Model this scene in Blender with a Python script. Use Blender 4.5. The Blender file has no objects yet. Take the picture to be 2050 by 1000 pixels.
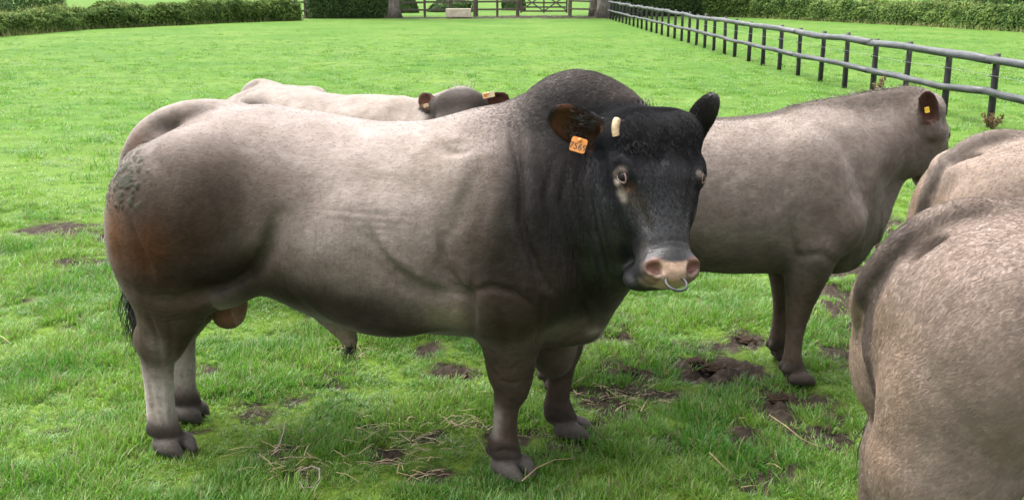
import bpy, bmesh, math, random
import numpy as np
from mathutils import Vector, Matrix

# ------------------------------------------------------------------ camera, sky, sun, exposure
H = 1.8; FPX = 2012.0; PITCH = math.atan((500 + 34) / FPX)
scn = bpy.context.scene
cam_d = bpy.data.cameras.new('camera'); cam = bpy.data.objects.new('camera', cam_d)
scn.collection.objects.link(cam); scn.camera = cam
cam.location = (0, 0, H); cam.rotation_euler = (math.pi / 2 - PITCH, 0, 0)
cam_d.sensor_width = 36.0; cam_d.lens = 36.0 * FPX / 2050.0
cam_d.clip_start = 0.05; cam_d.clip_end = 4000
SUN_EL, SUN_AZ = math.radians(68), math.radians(-62)      # azimuth from +Y towards +X
world = bpy.data.worlds.new('World'); scn.world = world; world.use_nodes = True
wn = world.node_tree; bg = wn.nodes['Background']
sky = wn.nodes.new('ShaderNodeTexSky'); sky.sky_type = 'NISHITA'; sky.sun_disc = False
sky.sun_elevation = SUN_EL; sky.sun_rotation = SUN_AZ
sky.air_density = 1.0; sky.dust_density = 4.0; sky.ozone_density = 1.0
hs = wn.nodes.new('ShaderNodeHueSaturation'); hs.inputs['Saturation'].default_value = 0.18
wn.links.new(sky.outputs[0], hs.inputs['Color']); wn.links.new(hs.outputs[0], bg.inputs[0])
bg.inputs[1].default_value = 0.08
sun_d = bpy.data.lights.new('sun', 'SUN'); sun = bpy.data.objects.new('sun', sun_d)
scn.collection.objects.link(sun)
sun_d.energy = 1.8; sun_d.angle = math.radians(70); sun_d.color = (1.0, 0.97, 0.92)
sdir = Vector((math.sin(SUN_AZ) * math.cos(SUN_EL), math.cos(SUN_AZ) * math.cos(SUN_EL), math.sin(SUN_EL)))
sun.rotation_euler = sdir.to_track_quat('Z', 'Y').to_euler(); sun.location = sdir * 60
scn.view_settings.view_transform = 'Standard'; scn.view_settings.look = 'None'
scn.view_settings.exposure = 2.9; scn.view_settings.gamma = 1.0; scn.view_settings.use_curve_mapping = False
scn.cycles.max_bounces = 4; scn.cycles.diffuse_bounces = 2; scn.cycles.glossy_bounces = 2; scn.cycles.transmission_bounces = 3; scn.cycles.transparent_max_bounces = 8
scn.cycles.use_denoising = True
scn.cycles_curves.shape = 'RIBBONS'

rng = np.random.default_rng(7); random.seed(7)

# ------------------------------------------------------------------ helpers
cp_, sp_ = math.cos(PITCH), math.sin(PITCH)
def ray(px, py):
    dx = (px - 1025) / FPX; dy = -(py - 500) / FPX
    return np.array([dx, cp_ + dy * sp_, -sp_ + dy * cp_])
def ground(px, py, z=0.0):
    d = ray(px, py); return np.array([0, 0, H]) + d * ((z - H) / d[2])
def at_y(px, py, Y):
    d = ray(px, py); return np.array([0, 0, H]) + d * (Y / d[1])
def nrm(a):
    a = np.asarray(a, float); return a / np.linalg.norm(a)

def hash3(ix, iy, iz, seed):
    n = (ix.astype(np.int64) * 374761393 + iy.astype(np.int64) * 668265263 + iz.astype(np.int64) * 2147483647 + seed * 974634777) & 0xFFFFFFFF
    n = ((n ^ (n >> 13)) * 1274126177) & 0xFFFFFFFF
    n = ((n ^ (n >> 16)) * 2246822519) & 0xFFFFFFFF
    return ((n ^ (n >> 15)) & 0xFFFFFF) / float(0xFFFFFF)
def vnoise(P, scale, seed=0):
    Q = np.asarray(P) * scale; I = np.floor(Q).astype(np.int64); f = Q - I; f = f * f * (3 - 2 * f)
    r = 0
    for a in (0, 1):
        for b in (0, 1):
            for c in (0, 1):
                w = (f[:, 0] if a else 1 - f[:, 0]) * (f[:, 1] if b else 1 - f[:, 1]) * (f[:, 2] if c else 1 - f[:, 2])
                r = r + w * hash3(I[:, 0] + a, I[:, 1] + b, I[:, 2] + c, seed)
    return r
def fbm(P, scale, oct=4, seed=0, gain=0.5):
    r = 0; amp = 1; tot = 0
    for o in range(oct):
        r = r + amp * vnoise(P, scale * 2 ** o, seed + o * 17); tot += amp; amp *= gain
    return r / tot
def smooth(a, b, x):
    t = np.clip((x - a) / (b - a), 0, 1); return t * t * (3 - 2 * t)
def xy0(x, y):
    return np.stack([x, y, np.zeros_like(x)], -1)

def tag(o, label=None, cat=None, group=None, kind=None):
    if label: o['label'] = label
    if cat: o['category'] = cat
    if group: o['group'] = group
    if kind: o['kind'] = kind
    return o
def link(o, parent=None):
    scn.collection.objects.link(o)
    if parent is not None: o.parent = parent
    return o
def empty(name, loc=(0, 0, 0), rz=0.0):
    o = bpy.data.objects.new(name, None); o.empty_display_size = 0.1
    o.location = loc; o.rotation_euler = (0, 0, rz); return link(o)
def mesh_np(name, V, faces, mat, parent=None, shade=True, cols=None):
    """V (n,3); faces: list of index arrays (m,k)"""
    me = bpy.data.meshes.new(name); V = np.asarray(V, np.float32)
    me.vertices.add(len(V)); me.vertices.foreach_set('co', V.ravel())
    faces = [np.asarray(f, np.int32) for f in faces if len(f)]
    tot = np.concatenate([f.ravel() for f in faces]); lens = np.concatenate([np.full(len(f), f.shape[1], np.int32) for f in faces])
    me.loops.add(len(tot)); me.loops.foreach_set('vertex_index', tot)
    me.polygons.add(len(lens)); st = np.concatenate([[0], np.cumsum(lens)[:-1]]).astype(np.int32)
    me.polygons.foreach_set('loop_start', st); me.polygons.foreach_set('loop_total', lens)
    if shade: me.polygons.foreach_set('use_smooth', np.ones(len(lens), bool))
    me.update(calc_edges=True); me.validate()
    if cols is not None:
        for nm, c in cols.items():
            c = np.asarray(c, np.float32)
            if c.ndim == 1:
                at = me.attributes.new(nm, 'FLOAT', 'POINT'); at.data.foreach_set('value', c)
            else:
                at = me.attributes.new(nm, 'FLOAT_COLOR', 'POINT')
                at.data.foreach_set('color', np.concatenate([c, np.ones((len(c), 1), np.float32)], 1).ravel())
    if mat is not None: me.materials.append(mat)
    o = bpy.data.objects.new(name, me); return link(o, parent)
def mesh_bm(name, bm, mat, parent=None, shade=False):
    me = bpy.data.meshes.new(name); bm.to_mesh(me); bm.free()
    if shade: me.polygons.foreach_set('use_smooth', np.ones(len(me.polygons), bool))
    me.materials.append(mat); o = bpy.data.objects.new(name, me); return link(o, parent)

class Mat:
    def __init__(s, name):
        s.m = bpy.data.materials.new(name); s.m.use_nodes = True; s.t = s.m.node_tree
        s.b = s.t.nodes['Principled BSDF']; s.out = s.t.nodes['Material Output']
    def n(s, typ, **kw):
        x = s.t.nodes.new(typ)
        for k, v in kw.items():
            if k in x.inputs: x.inputs[k].default_value = v
            else: setattr(x, k, v)
        return x
    def l(s, a, b): s.t.links.new(a, b)
    def set(s, **kw):
        for k, v in kw.items(): s.b.inputs[k.replace('_', ' ')].default_value = v
        return s
    def noise(s, scale, detail=4, rough=0.55, coord='Object', stretch=None, w=None):
        tc = s.n('ShaderNodeTexCoord'); src = tc.outputs[coord]
        if stretch:
            mp = s.n('ShaderNodeMapping'); mp.inputs['Scale'].default_value = stretch; s.l(src, mp.inputs[0]); src = mp.outputs[0]
        x = s.n('ShaderNodeTexNoise'); x.inputs['Scale'].default_value = scale; x.inputs['Detail'].default_value = detail; x.inputs['Roughness'].default_value = rough
        s.l(src, x.inputs['Vector']); return x.outputs['Fac']
    def ramp(s, fac, stops):
        r = s.n('ShaderNodeValToRGB'); e = r.color_ramp.elements
        while len(e) < len(stops): e.new(0.5)
        for q, (p, c) in zip(e, stops): q.position = p; q.color = (*c, 1) if len(c) == 3 else c
        s.l(fac, r.inputs[0]); return r.outputs[0]
    def mix(s, fac, a, b, mode='MIX'):
        x = s.n('ShaderNodeMix', data_type='RGBA', blend_type=mode)
        for i, v in ((0, fac), (6, a), (7, b)):
            if hasattr(v, 'is_linked'): s.l(v, x.inputs[i])
            else: x.inputs[i].default_value = v if i == 0 else (*v, 1)
        return x.outputs[2]
    def bump(s, h, strength=0.3, dist=0.01):
        x = s.n('ShaderNodeBump'); x.inputs['Strength'].default_value = strength; x.inputs['Distance'].default_value = dist
        s.l(h, x.inputs['Height']); s.l(x.outputs[0], s.b.inputs['Normal'])
    def attr(s, name, out='Color', typ='GEOMETRY'):
        x = s.n('ShaderNodeAttribute', attribute_name=name, attribute_type=typ); return x.outputs[out]
    def base(s, c): s.l(c, s.b.inputs['Base Color'])

# ------------------------------------------------------------------ materials
def simple_mat(name, col, rough=0.6, var=0.25, scale=12, bump=0.2, bd=0.005, **kw):
    m = Mat(name); f = m.noise(scale, 5)
    lo = tuple(c * (1 - var) for c in col); hi = tuple(min(1, c * (1 + var)) for c in col)
    m.base(m.ramp(f, [(0.3, lo), (0.7, hi)])); m.set(Roughness=rough, **kw); m.bump(m.noise(scale * 4, 4), bump, bd)
    return m.m
def coat_mat(name):
    m = Mat(name); c = m.attr('coat')
    f = m.noise(95, 5, 0.75, stretch=(0.30, 1, 0.45)); f0 = m.noise(9, 6, 0.65, stretch=(0.8, 1, 1))
    c = m.mix(1.0, c, m.ramp(f, [(0.28, (0.77, 0.77, 0.78)), (0.72, (1.22, 1.22, 1.21))]), 'MULTIPLY')
    c = m.mix(1.0, c, m.ramp(f0, [(0.30, (0.80, 0.77, 0.74)), (0.70, (1.18, 1.19, 1.20))]), 'MULTIPLY')
    m.base(c); m.set(Roughness=0.48); gl = m.n('ShaderNodeMath', operation='MULTIPLY_ADD'); m.l(m.attr('gloss', 'Fac'), gl.inputs[0]); gl.inputs[1].default_value = 0.34; gl.inputs[2].default_value = 0.015; m.l(gl.outputs[0], m.b.inputs['Specular IOR Level'])
    bw = m.n('ShaderNodeRGBToBW'); m.l(c, bw.inputs[0]); sw = m.n('ShaderNodeMath', operation='MULTIPLY'); m.l(bw.outputs[0], sw.inputs[0]); sw.inputs[1].default_value = 0.9; m.l(sw.outputs[0], m.b.inputs['Sheen Weight']); m.b.inputs['Sheen Roughness'].default_value = 0.45
    fo = m.noise(26, 4, 0.6, stretch=(1.6, 1, 0.32)); mu = m.n('ShaderNodeMath', operation='MULTIPLY'); m.l(fo, mu.inputs[0]); m.l(m.attr('fold', 'Fac'), mu.inputs[1])
    hb_ = m.n('ShaderNodeMath', operation='MULTIPLY_ADD'); m.l(m.noise(190, 3, 0.6, stretch=(0.3, 1, 0.5)), hb_.inputs[0]); hb_.inputs[1].default_value = 0.16; m.l(mu.outputs[0], hb_.inputs[2])
    m.bump(hb_.outputs[0], 0.9, 0.012)
    return m.m
def fur_mat(name):
    m = Mat(name); c = m.attr('coat'); m.base(c); m.set(Roughness=0.5)
    m.b.inputs['Specular IOR Level'].default_value = 0.06
    return m.m
COAT = coat_mat('coat_hide'); FUR = fur_mat('coat_hair')

# ------------------------------------------------------------------ implicit surface modelling (for the animals' bodies)
class Field:
    def __init__(s, lo, hi, h):
        s.lo = np.array(lo, float); s.h = h
        n = np.ceil((np.array(hi) - s.lo) / h).astype(int) + 1
        s.ax = [(s.lo[i] + h * np.arange(n[i])).astype(np.float32) for i in range(3)]
        s.D = np.full(n, 0.4, np.float32)
    def sub(s, lo, hi):
        sl = []
        for i in range(3):
            a = int(np.clip(math.floor((lo[i] - s.lo[i]) / s.h), 0, len(s.ax[i]))); b = int(np.clip(math.ceil((hi[i] - s.lo[i]) / s.h) + 1, 0, len(s.ax[i])))
            sl.append(slice(a, b))
        X, Y, Z = s.ax[0][sl[0]][:, None, None], s.ax[1][sl[1]][None, :, None], s.ax[2][sl[2]][None, None, :]
        return tuple(sl), X, Y, Z
    def join(s, sl, d, k, cut=False):
        A = s.D[sl]
        if A.size == 0: return
        d = d.astype(np.float32)
        if cut:
            d = -d; h = np.maximum(k - np.abs(A - d), 0) / k
            s.D[sl] = np.maximum(A, d) + h * h * (k * 0.25)
        else:
            h = np.maximum(k - np.abs(A - d), 0) / k
            s.D[sl] = np.minimum(A, d) - h * h * (k * 0.25)
    def ell(s, c, r, axes=None, k=0.05, cut=False):
        c = np.asarray(c, float); r = np.asarray(r, float); M = np.eye(3) if axes is None else np.asarray(axes, float)
        ext = np.sqrt(((r[:, None] * M) ** 2).sum(0)); m = k + 3 * s.h
        sl, X, Y, Z = s.sub(c - ext - m, c + ext + m)
        P = [X - c[0], Y - c[1], Z - c[2]]; k0 = 0; k1 = 0
        for i in range(3):
            q = (P[0] * M[i, 0] + P[1] * M[i, 1] + P[2] * M[i, 2]) / r[i]
            k0 = k0 + q * q; k1 = k1 + (q / r[i]) ** 2
        k0 = np.sqrt(k0); k1 = np.sqrt(k1) + 1e-6
        s.join(sl, k0 * (k0 - 1) / k1, k, cut)
    def cone(s, a, ra, b, rb, k=0.04, sv=1.0, svdir=None): s.chain([(a, ra), (b, rb)], k, sv, svdir)
    def chain(s, pts, k=0.03, sv=1.0, svdir=None):
        """tapered limb along a smoothed polyline; sv scales its thickness along svdir"""
        P = np.array([np.append(np.asarray(p, float), r_) for p, r_ in pts])
        if len(P) > 2:                                    # Catmull-Rom
            E = np.vstack([2 * P[0] - P[1], P, 2 * P[-1] - P[-2]]); S_ = []
            for i in range(1, len(E) - 2):
                for t in (0, 0.25, 0.5, 0.75):
                    p0, p1, p2, p3 = E[i - 1:i + 3]; S_.append(0.5 * (2 * p1 + (p2 - p0) * t + (2 * p0 - 5 * p1 + 4 * p2 - p3) * t * t + (3 * p1 - p0 - 3 * p2 + p3) * t ** 3))
            P = np.array(S_ + [P[-1]])
        R = P[:, 3].max() * max(1, sv) + (k + 3 * s.h) / min(1, sv); sl, X, Y, Z = s.sub(P[:, :3].min(0) - R, P[:, :3].max(0) + R)
        n = np.array([0, 1, 0.]) if svdir is None else nrm(svdir); f = 1 / sv - 1; best = np.full(s.D[sl].shape, 0.4, np.float32)
        if best.size == 0: return
        o = [sl[i].start for i in range(3)]
        for A_, B_ in zip(P[:-1], P[1:]):
            a, b, ra, rb = A_[:3], B_[:3], A_[3], B_[3]; R = max(ra, rb) * max(1, sv) + (k + 3 * s.h) / min(1, sv)
            q, X, Y, Z = s.sub(np.minimum(a, b) - R, np.maximum(a, b) + R); q = tuple(slice(q[i].start - o[i], q[i].stop - o[i]) for i in range(3))
            D_ = [X - a[0], Y - a[1], Z - a[2]]; ab = b - a
            if sv != 1.0:
                w = D_[0] * n[0] + D_[1] * n[1] + D_[2] * n[2]; D_ = [D_[i] + w * (f * n[i]) for i in range(3)]; ab = ab + (ab @ n) * f * n
            t = np.clip((D_[0] * ab[0] + D_[1] * ab[1] + D_[2] * ab[2]) / (ab @ ab + 1e-9), 0, 1)
            d = np.sqrt((D_[0] - t * ab[0]) ** 2 + (D_[1] - t * ab[1]) ** 2 + (D_[2] - t * ab[2]) ** 2) - (ra + (rb - ra) * t)
            best[q] = np.minimum(best[q], d * min(1, sv))
        s.join(sl, best, k)
    def loft(s, st, k=0.05):
        """st rows: u, z_top, z_bottom, z_widest, half_width, v_centre"""
        st = np.array(st, float); uu = np.linspace(st[0, 0], st[-1, 0], 240); T = []
        for j in range(1, 6):
            y = np.interp(uu, st[:, 0], st[:, j]); ker = np.exp(-np.linspace(-2, 2, 21) ** 2); ker /= ker.sum()
            yp = np.pad(y, 10, mode='reflect', reflect_type='odd'); T.append(np.convolve(yp, ker, 'valid'))
        m = 0.12
        sl, X, Y, Z = s.sub((uu[0] - m, -0.75, 0), (uu[-1] + m, 0.75, 2.2)); X1 = X[:, 0, 0]
        zt, zb, zm, a, vc = [np.interp(X1, uu, y)[:, None, None].astype(np.float32) for y in T]
        v = (Y - vc); z = Z - zm
        b = np.where(z > 0, zt - zm, zm - zb); n = np.where(z > 0, 2.25, 2.15).astype(np.float32)
        g = ((np.abs(v) / a) ** n + (np.abs(z) / b) ** n) ** (1 / n)
        r = np.sqrt(v * v + z * z); d = np.where(g > 0.05, r * (1 - 1 / np.maximum(g, 0.05)), -np.minimum(a, b))
        d = np.maximum(d, np.maximum(uu[0] - X, X - uu[-1]))
        s.join(sl, d, k)
    def groove(s, pts, width, depth, side=0, vmin=0.0):
        """soft crease (depth>0) or ridge along a polyline of (u, z); on both sides (0) or on v<0 (-1) / v>0 (1)"""
        pts = np.array(pts, float)
        lo, hi = pts.min(0) - 2.5 * width, pts.max(0) + 2.5 * width
        sl, X, Y, Z = s.sub((lo[0], -0.9, lo[1]), (hi[0], 0.9, hi[1]))
        A = s.D[sl]
        if A.size == 0: return
        x, z = X[:, :, 0], Z[0]
        best = np.full((x.shape[0], z.shape[1]), 9.0)
        amp = np.zeros_like(best); n = len(pts) - 1
        for i in range(n):
            p, q = pts[i], pts[i + 1]; e = q - p
            t = np.clip(((x - p[0]) * e[0] + (z - p[1]) * e[1]) / (e @ e), 0, 1)
            d = np.hypot(x - p[0] - t * e[0], z - p[1] - t * e[1])
            w = np.sin(np.clip((i + t) / n, 0.04, 0.96) * math.pi) ** 0.5
            amp = np.where(d < best, w, amp); best = np.minimum(best, d)
        g = (depth * amp * np.exp(-(best / width) ** 2))[:, None, :]
        m = np.ones_like(Y)
        if side < 0: m = (Y < -vmin).astype(np.float32) * 1
        if side > 0: m = (Y > vmin).astype(np.float32) * 1
        s.D[sl] = A + (g * m).astype(np.float32)
    def crease(s, pts, width, depth, fade=True):
        """sharp fold (depth>0) or ridge (depth<0) along 3-D points lying on the surface"""
        pts = np.array(pts, float)
        if len(pts) < 2: return
        R = 2.6 * width; sl, X, Y, Z = s.sub(pts.min(0) - R, pts.max(0) + R); o = [q.start for q in sl]; A = s.D[sl]
        best = np.full(A.shape, 9.0, np.float32); amp = np.zeros(A.shape, np.float32); n = len(pts) - 1
        for i in range(n):
            p, q = pts[i], pts[i + 1]; e = q - p
            w, X, Y, Z = s.sub(np.minimum(p, q) - R, np.maximum(p, q) + R); w = tuple(slice(w[j].start - o[j], w[j].stop - o[j]) for j in range(3))
            t = np.clip(((X - p[0]) * e[0] + (Y - p[1]) * e[1] + (Z - p[2]) * e[2]) / (e @ e + 1e-9), 0, 1)
            d = np.sqrt((X - p[0] - t * e[0]) ** 2 + (Y - p[1] - t * e[1]) ** 2 + (Z - p[2] - t * e[2]) ** 2)
            a = np.sin(np.clip((i + t) / n, 0.03, 0.97) * math.pi) ** 0.6 if fade else np.ones_like(t)
            m = d < best[w]; best[w] = np.where(m, d, best[w]); amp[w] = np.where(m, a, amp[w])
        s.D[sl] = A + (depth * amp * np.exp(-(best / width) ** 2)).astype(np.float32)
    def tri(s, P):
        q = (P - s.lo) / s.h; I = np.floor(q).astype(int)
        for i in range(3): I[:, i] = np.clip(I[:, i], 0, s.D.shape[i] - 2)
        f = q - I; r = 0
        for a in (0, 1):
            for b in (0, 1):
                for c in (0, 1):
                    w = (f[:, 0] if a else 1 - f[:, 0]) * (f[:, 1] if b else 1 - f[:, 1]) * (f[:, 2] if c else 1 - f[:, 2])
                    r = r + w * s.D[I[:, 0] + a, I[:, 1] + b, I[:, 2] + c]
        return r
    def grad(s, P, e=None):
        e = e or s.h; G = np.zeros_like(P)
        for i in range(3):
            d = np.zeros(3); d[i] = e; G[:, i] = (s.tri(P + d) - s.tri(P - d)) / (2 * e)
        return G
    def mesh(s):
        D = s.D; S = D < 0; nx, ny, nz = S.shape
        c = np.zeros((nx - 1, ny - 1, nz - 1), np.uint8)
        for a in (0, 1):
            for b in (0, 1):
                for e in (0, 1): c += S[a:nx - 1 + a, b:ny - 1 + b, e:nz - 1 + e]
        act = (c > 0) & (c < 8); I = np.argwhere(act); ids = np.full(act.shape, -1, np.int32); ids[act] = np.arange(len(I))
        acc = np.zeros((len(I), 3)); cnt = np.zeros(len(I))
        corners = [(a, b, e) for a in (0, 1) for b in (0, 1) for e in (0, 1)]
        val = {q: D[I[:, 0] + q[0], I[:, 1] + q[1], I[:, 2] + q[2]] for q in corners}
        for q in corners:
            for i in range(3):
                if q[i] == 0:
                    w = list(q); w[i] = 1; w = tuple(w); A, B = val[q], val[w]; m = (A < 0) != (B < 0)
                    t = np.where(m, A / np.where(m, A - B, 1), 0); pt = np.tile(np.array(q, float), (len(I), 1)); pt[:, i] += t
                    acc[m] += pt[m]; cnt[m] += 1
        V = s.lo + s.h * (I + acc / cnt[:, None])
        F = []
        for i in range(3):
            j, k = (i + 1) % 3, (i + 2) % 3
            a = [slice(None)] * 3; b = [slice(None)] * 3; a[i] = slice(0, -1); b[i] = slice(1, None)
            for ax in (j, k): a[ax] = slice(1, -1); b[ax] = slice(1, -1)
            A, B = S[tuple(a)], S[tuple(b)]; E = np.argwhere(A != B)
            flip = A[E[:, 0], E[:, 1], E[:, 2]]
            E[:, j] += 1; E[:, k] += 1
            q = []
            for (dj, dk) in ((-1, -1), (0, -1), (0, 0), (-1, 0)):
                w = E.copy(); w[:, j] += dj; w[:, k] += dk; q.append(ids[w[:, 0], w[:, 1], w[:, 2]])
            Q = np.stack(q, 1); Q[~flip] = Q[~flip][:, ::-1]; F.append(Q)
        F = np.concatenate(F)
        for _ in range(2):
            G = s.grad(V); d = s.tri(V); V = V - 0.8 * G * (d / ((G * G).sum(1) + 1e-4))[:, None].clip(-s.h, s.h)
        # keep the largest piece, then one relaxing pass
        lab = np.arange(len(V))
        for _ in range(400):
            m = lab[F].min(1); new = lab.copy()
            for c_ in range(4): np.minimum.at(new, F[:, c_], m)
            new = new[new]
            if (new == lab).all(): break
            lab = new
        big = np.bincount(lab).argmax(); keep = lab == big
        remap = np.cumsum(keep) - 1; F = remap[F[keep[F[:, 0]]]]; V = V[keep]
        for lam in (0.5, -0.3):
            acc = np.zeros_like(V); cn = np.zeros(len(V))
            for a_, b_ in ((0, 1), (1, 2), (2, 3), (3, 0)):
                for p, q in ((a_, b_), (b_, a_)):
                    np.add.at(acc, F[:, p], V[F[:, q]]); np.add.at(cn, F[:, p], 1)
            V = V + lam * (acc / cn[:, None] - V)
        return V, F

def vnormals(V, F):
    n = np.cross(V[F[:, 2]] - V[F[:, 0]], V[F[:, 3]] - V[F[:, 1]]); N = np.zeros_like(V)
    for i in range(4): np.add.at(N, F[:, i], n)
    return N / (np.linalg.norm(N, axis=1)[:, None] + 1e-12), np.linalg.norm(n, axis=1) / 2

class Frame:
    """an animal's own axes: u forward, v to its left, w up, origin on the ground"""
    def __init__(s, O, psi):
        s.O = np.array([O[0], O[1], 0.0]); a = math.radians(psi); s.rz = -a
        s.f = np.array([math.cos(a), -math.sin(a), 0]); s.l = np.array([math.sin(a), math.cos(a), 0]); s.w = np.array([0, 0, 1.0])
    def L(s, px, py, v):
        d = ray(px, py); C = np.array([0, 0, H]) - s.O; t = (v - C @ s.l) / (d @ s.l); p = C + t * d
        return np.array([p @ s.f, v, p[2]])
    def cast(s, F, px, py):
        """first point of the body under a photo pixel, in body axes"""
        D = ray(px, py); d = np.array([D @ s.f, D @ s.l, D[2]]); C = np.array([0, 0, H]) - s.O; C = np.array([C @ s.f, C @ s.l, C[2]])
        ts = np.linspace(1.8, 7.5, 2400); P = C + ts[:, None] * d; hi_ = F.lo + F.h * (np.array(F.D.shape) - 2)
        ok = np.all((P > F.lo) & (P < hi_), 1); v = np.full(len(ts), 1.0); v[ok] = F.tri(P[ok]); i = np.argmax(v < 0)
        if v[i] >= 0: return None
        t = ts[i - 1] + (ts[i] - ts[i - 1]) * v[i - 1] / (v[i - 1] - v[i]); return C + t * d
    def trace(s, F, pts):
        out = []
        for (x0, y0), (x1, y1) in zip(pts[:-1], pts[1:]):
            n = max(1, int(math.hypot(x1 - x0, y1 - y0) / 9))
            for i in range(n): out.append(s.cast(F, x0 + (x1 - x0) * i / n, y0 + (y1 - y0) * i / n))
        out.append(s.cast(F, *pts[-1])); return [p for p in out if p is not None]
    def uz(s, pts, v): return [(q[0], q[2]) for q in (s.L(x, y, v) for x, y in pts)]
    def d(s, D): return np.array([np.dot(D, s.f), np.dot(D, s.l), D[2]])

def fur(name, V, F, N, area, col, n, length, radius, flow, parent, seed=1, lift=0.35, lenf=None, mask=None):
    r = np.random.default_rng(seed); p = area.copy()
    if mask is not None: p = p * mask[F].mean(1)
    p = p / p.sum(); fi = r.choice(len(F), n, p=p)
    Q = F[fi]; a, b = r.random((2, n, 1))
    def lerp(A): return (A[Q[:, 0]] * (1 - a) + A[Q[:, 1]] * a) * (1 - b) + (A[Q[:, 3]] * (1 - a) + A[Q[:, 2]] * a) * b
    P = lerp(V); Nn = lerp(N); Nn /= np.linalg.norm(Nn, axis=1)[:, None]; C = lerp(col)
    T = flow(P); jit = np.stack([vnoise(P, 9, seed + i) for i in range(3)], 1) - 0.5
    T = T + jit * 0.6 + r.normal(0, 0.16, (n, 3)); T -= (T * Nn).sum(1)[:, None] * Nn; T /= np.linalg.norm(T, axis=1)[:, None] + 1e-9
    L = (length * (0.6 + 0.8 * r.random(n)))[:, None]
    if lenf is not None: L = L * lenf(P)[:, None]
    lf = lift * (0.6 + 0.8 * r.random((n, 1)))
    p0 = P - Nn * 0.001; p1 = P + L * 0.5 * (T + Nn * lf * 1.2) / 1.1; p2 = P + L * (T + Nn * lf * 0.75)
    pts = np.stack([p0, p1, p2], 1).reshape(-1, 3).astype(np.float32)
    cv = bpy.data.hair_curves.new(name); cv.add_curves([3] * n)
    cv.attributes['position'].data.foreach_set('vector', pts.ravel())
    ra = cv.attributes.new('radius', 'FLOAT', 'POINT') if 'radius' not in cv.attributes else cv.attributes['radius']
    ra.data.foreach_set('value', np.tile(np.array([radius, radius * 0.85, radius * 0.15], np.float32), n))
    shade = (0.84 + 0.36 * r.random((n, 1))); C = np.clip(C * shade, 0, 1)
    at = cv.attributes.new('coat', 'FLOAT_COLOR', 'POINT')
    at.data.foreach_set('color', np.repeat(np.concatenate([C, np.ones((n, 1))], 1), 3, 0).astype(np.float32).ravel())
    cv.materials.append(FUR); o = bpy.data.objects.new(name, cv); return link(o, parent)

def blend(col, w, c): return col * (1 - w[:, None]) + np.array(c)[None] * w[:, None]

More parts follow.
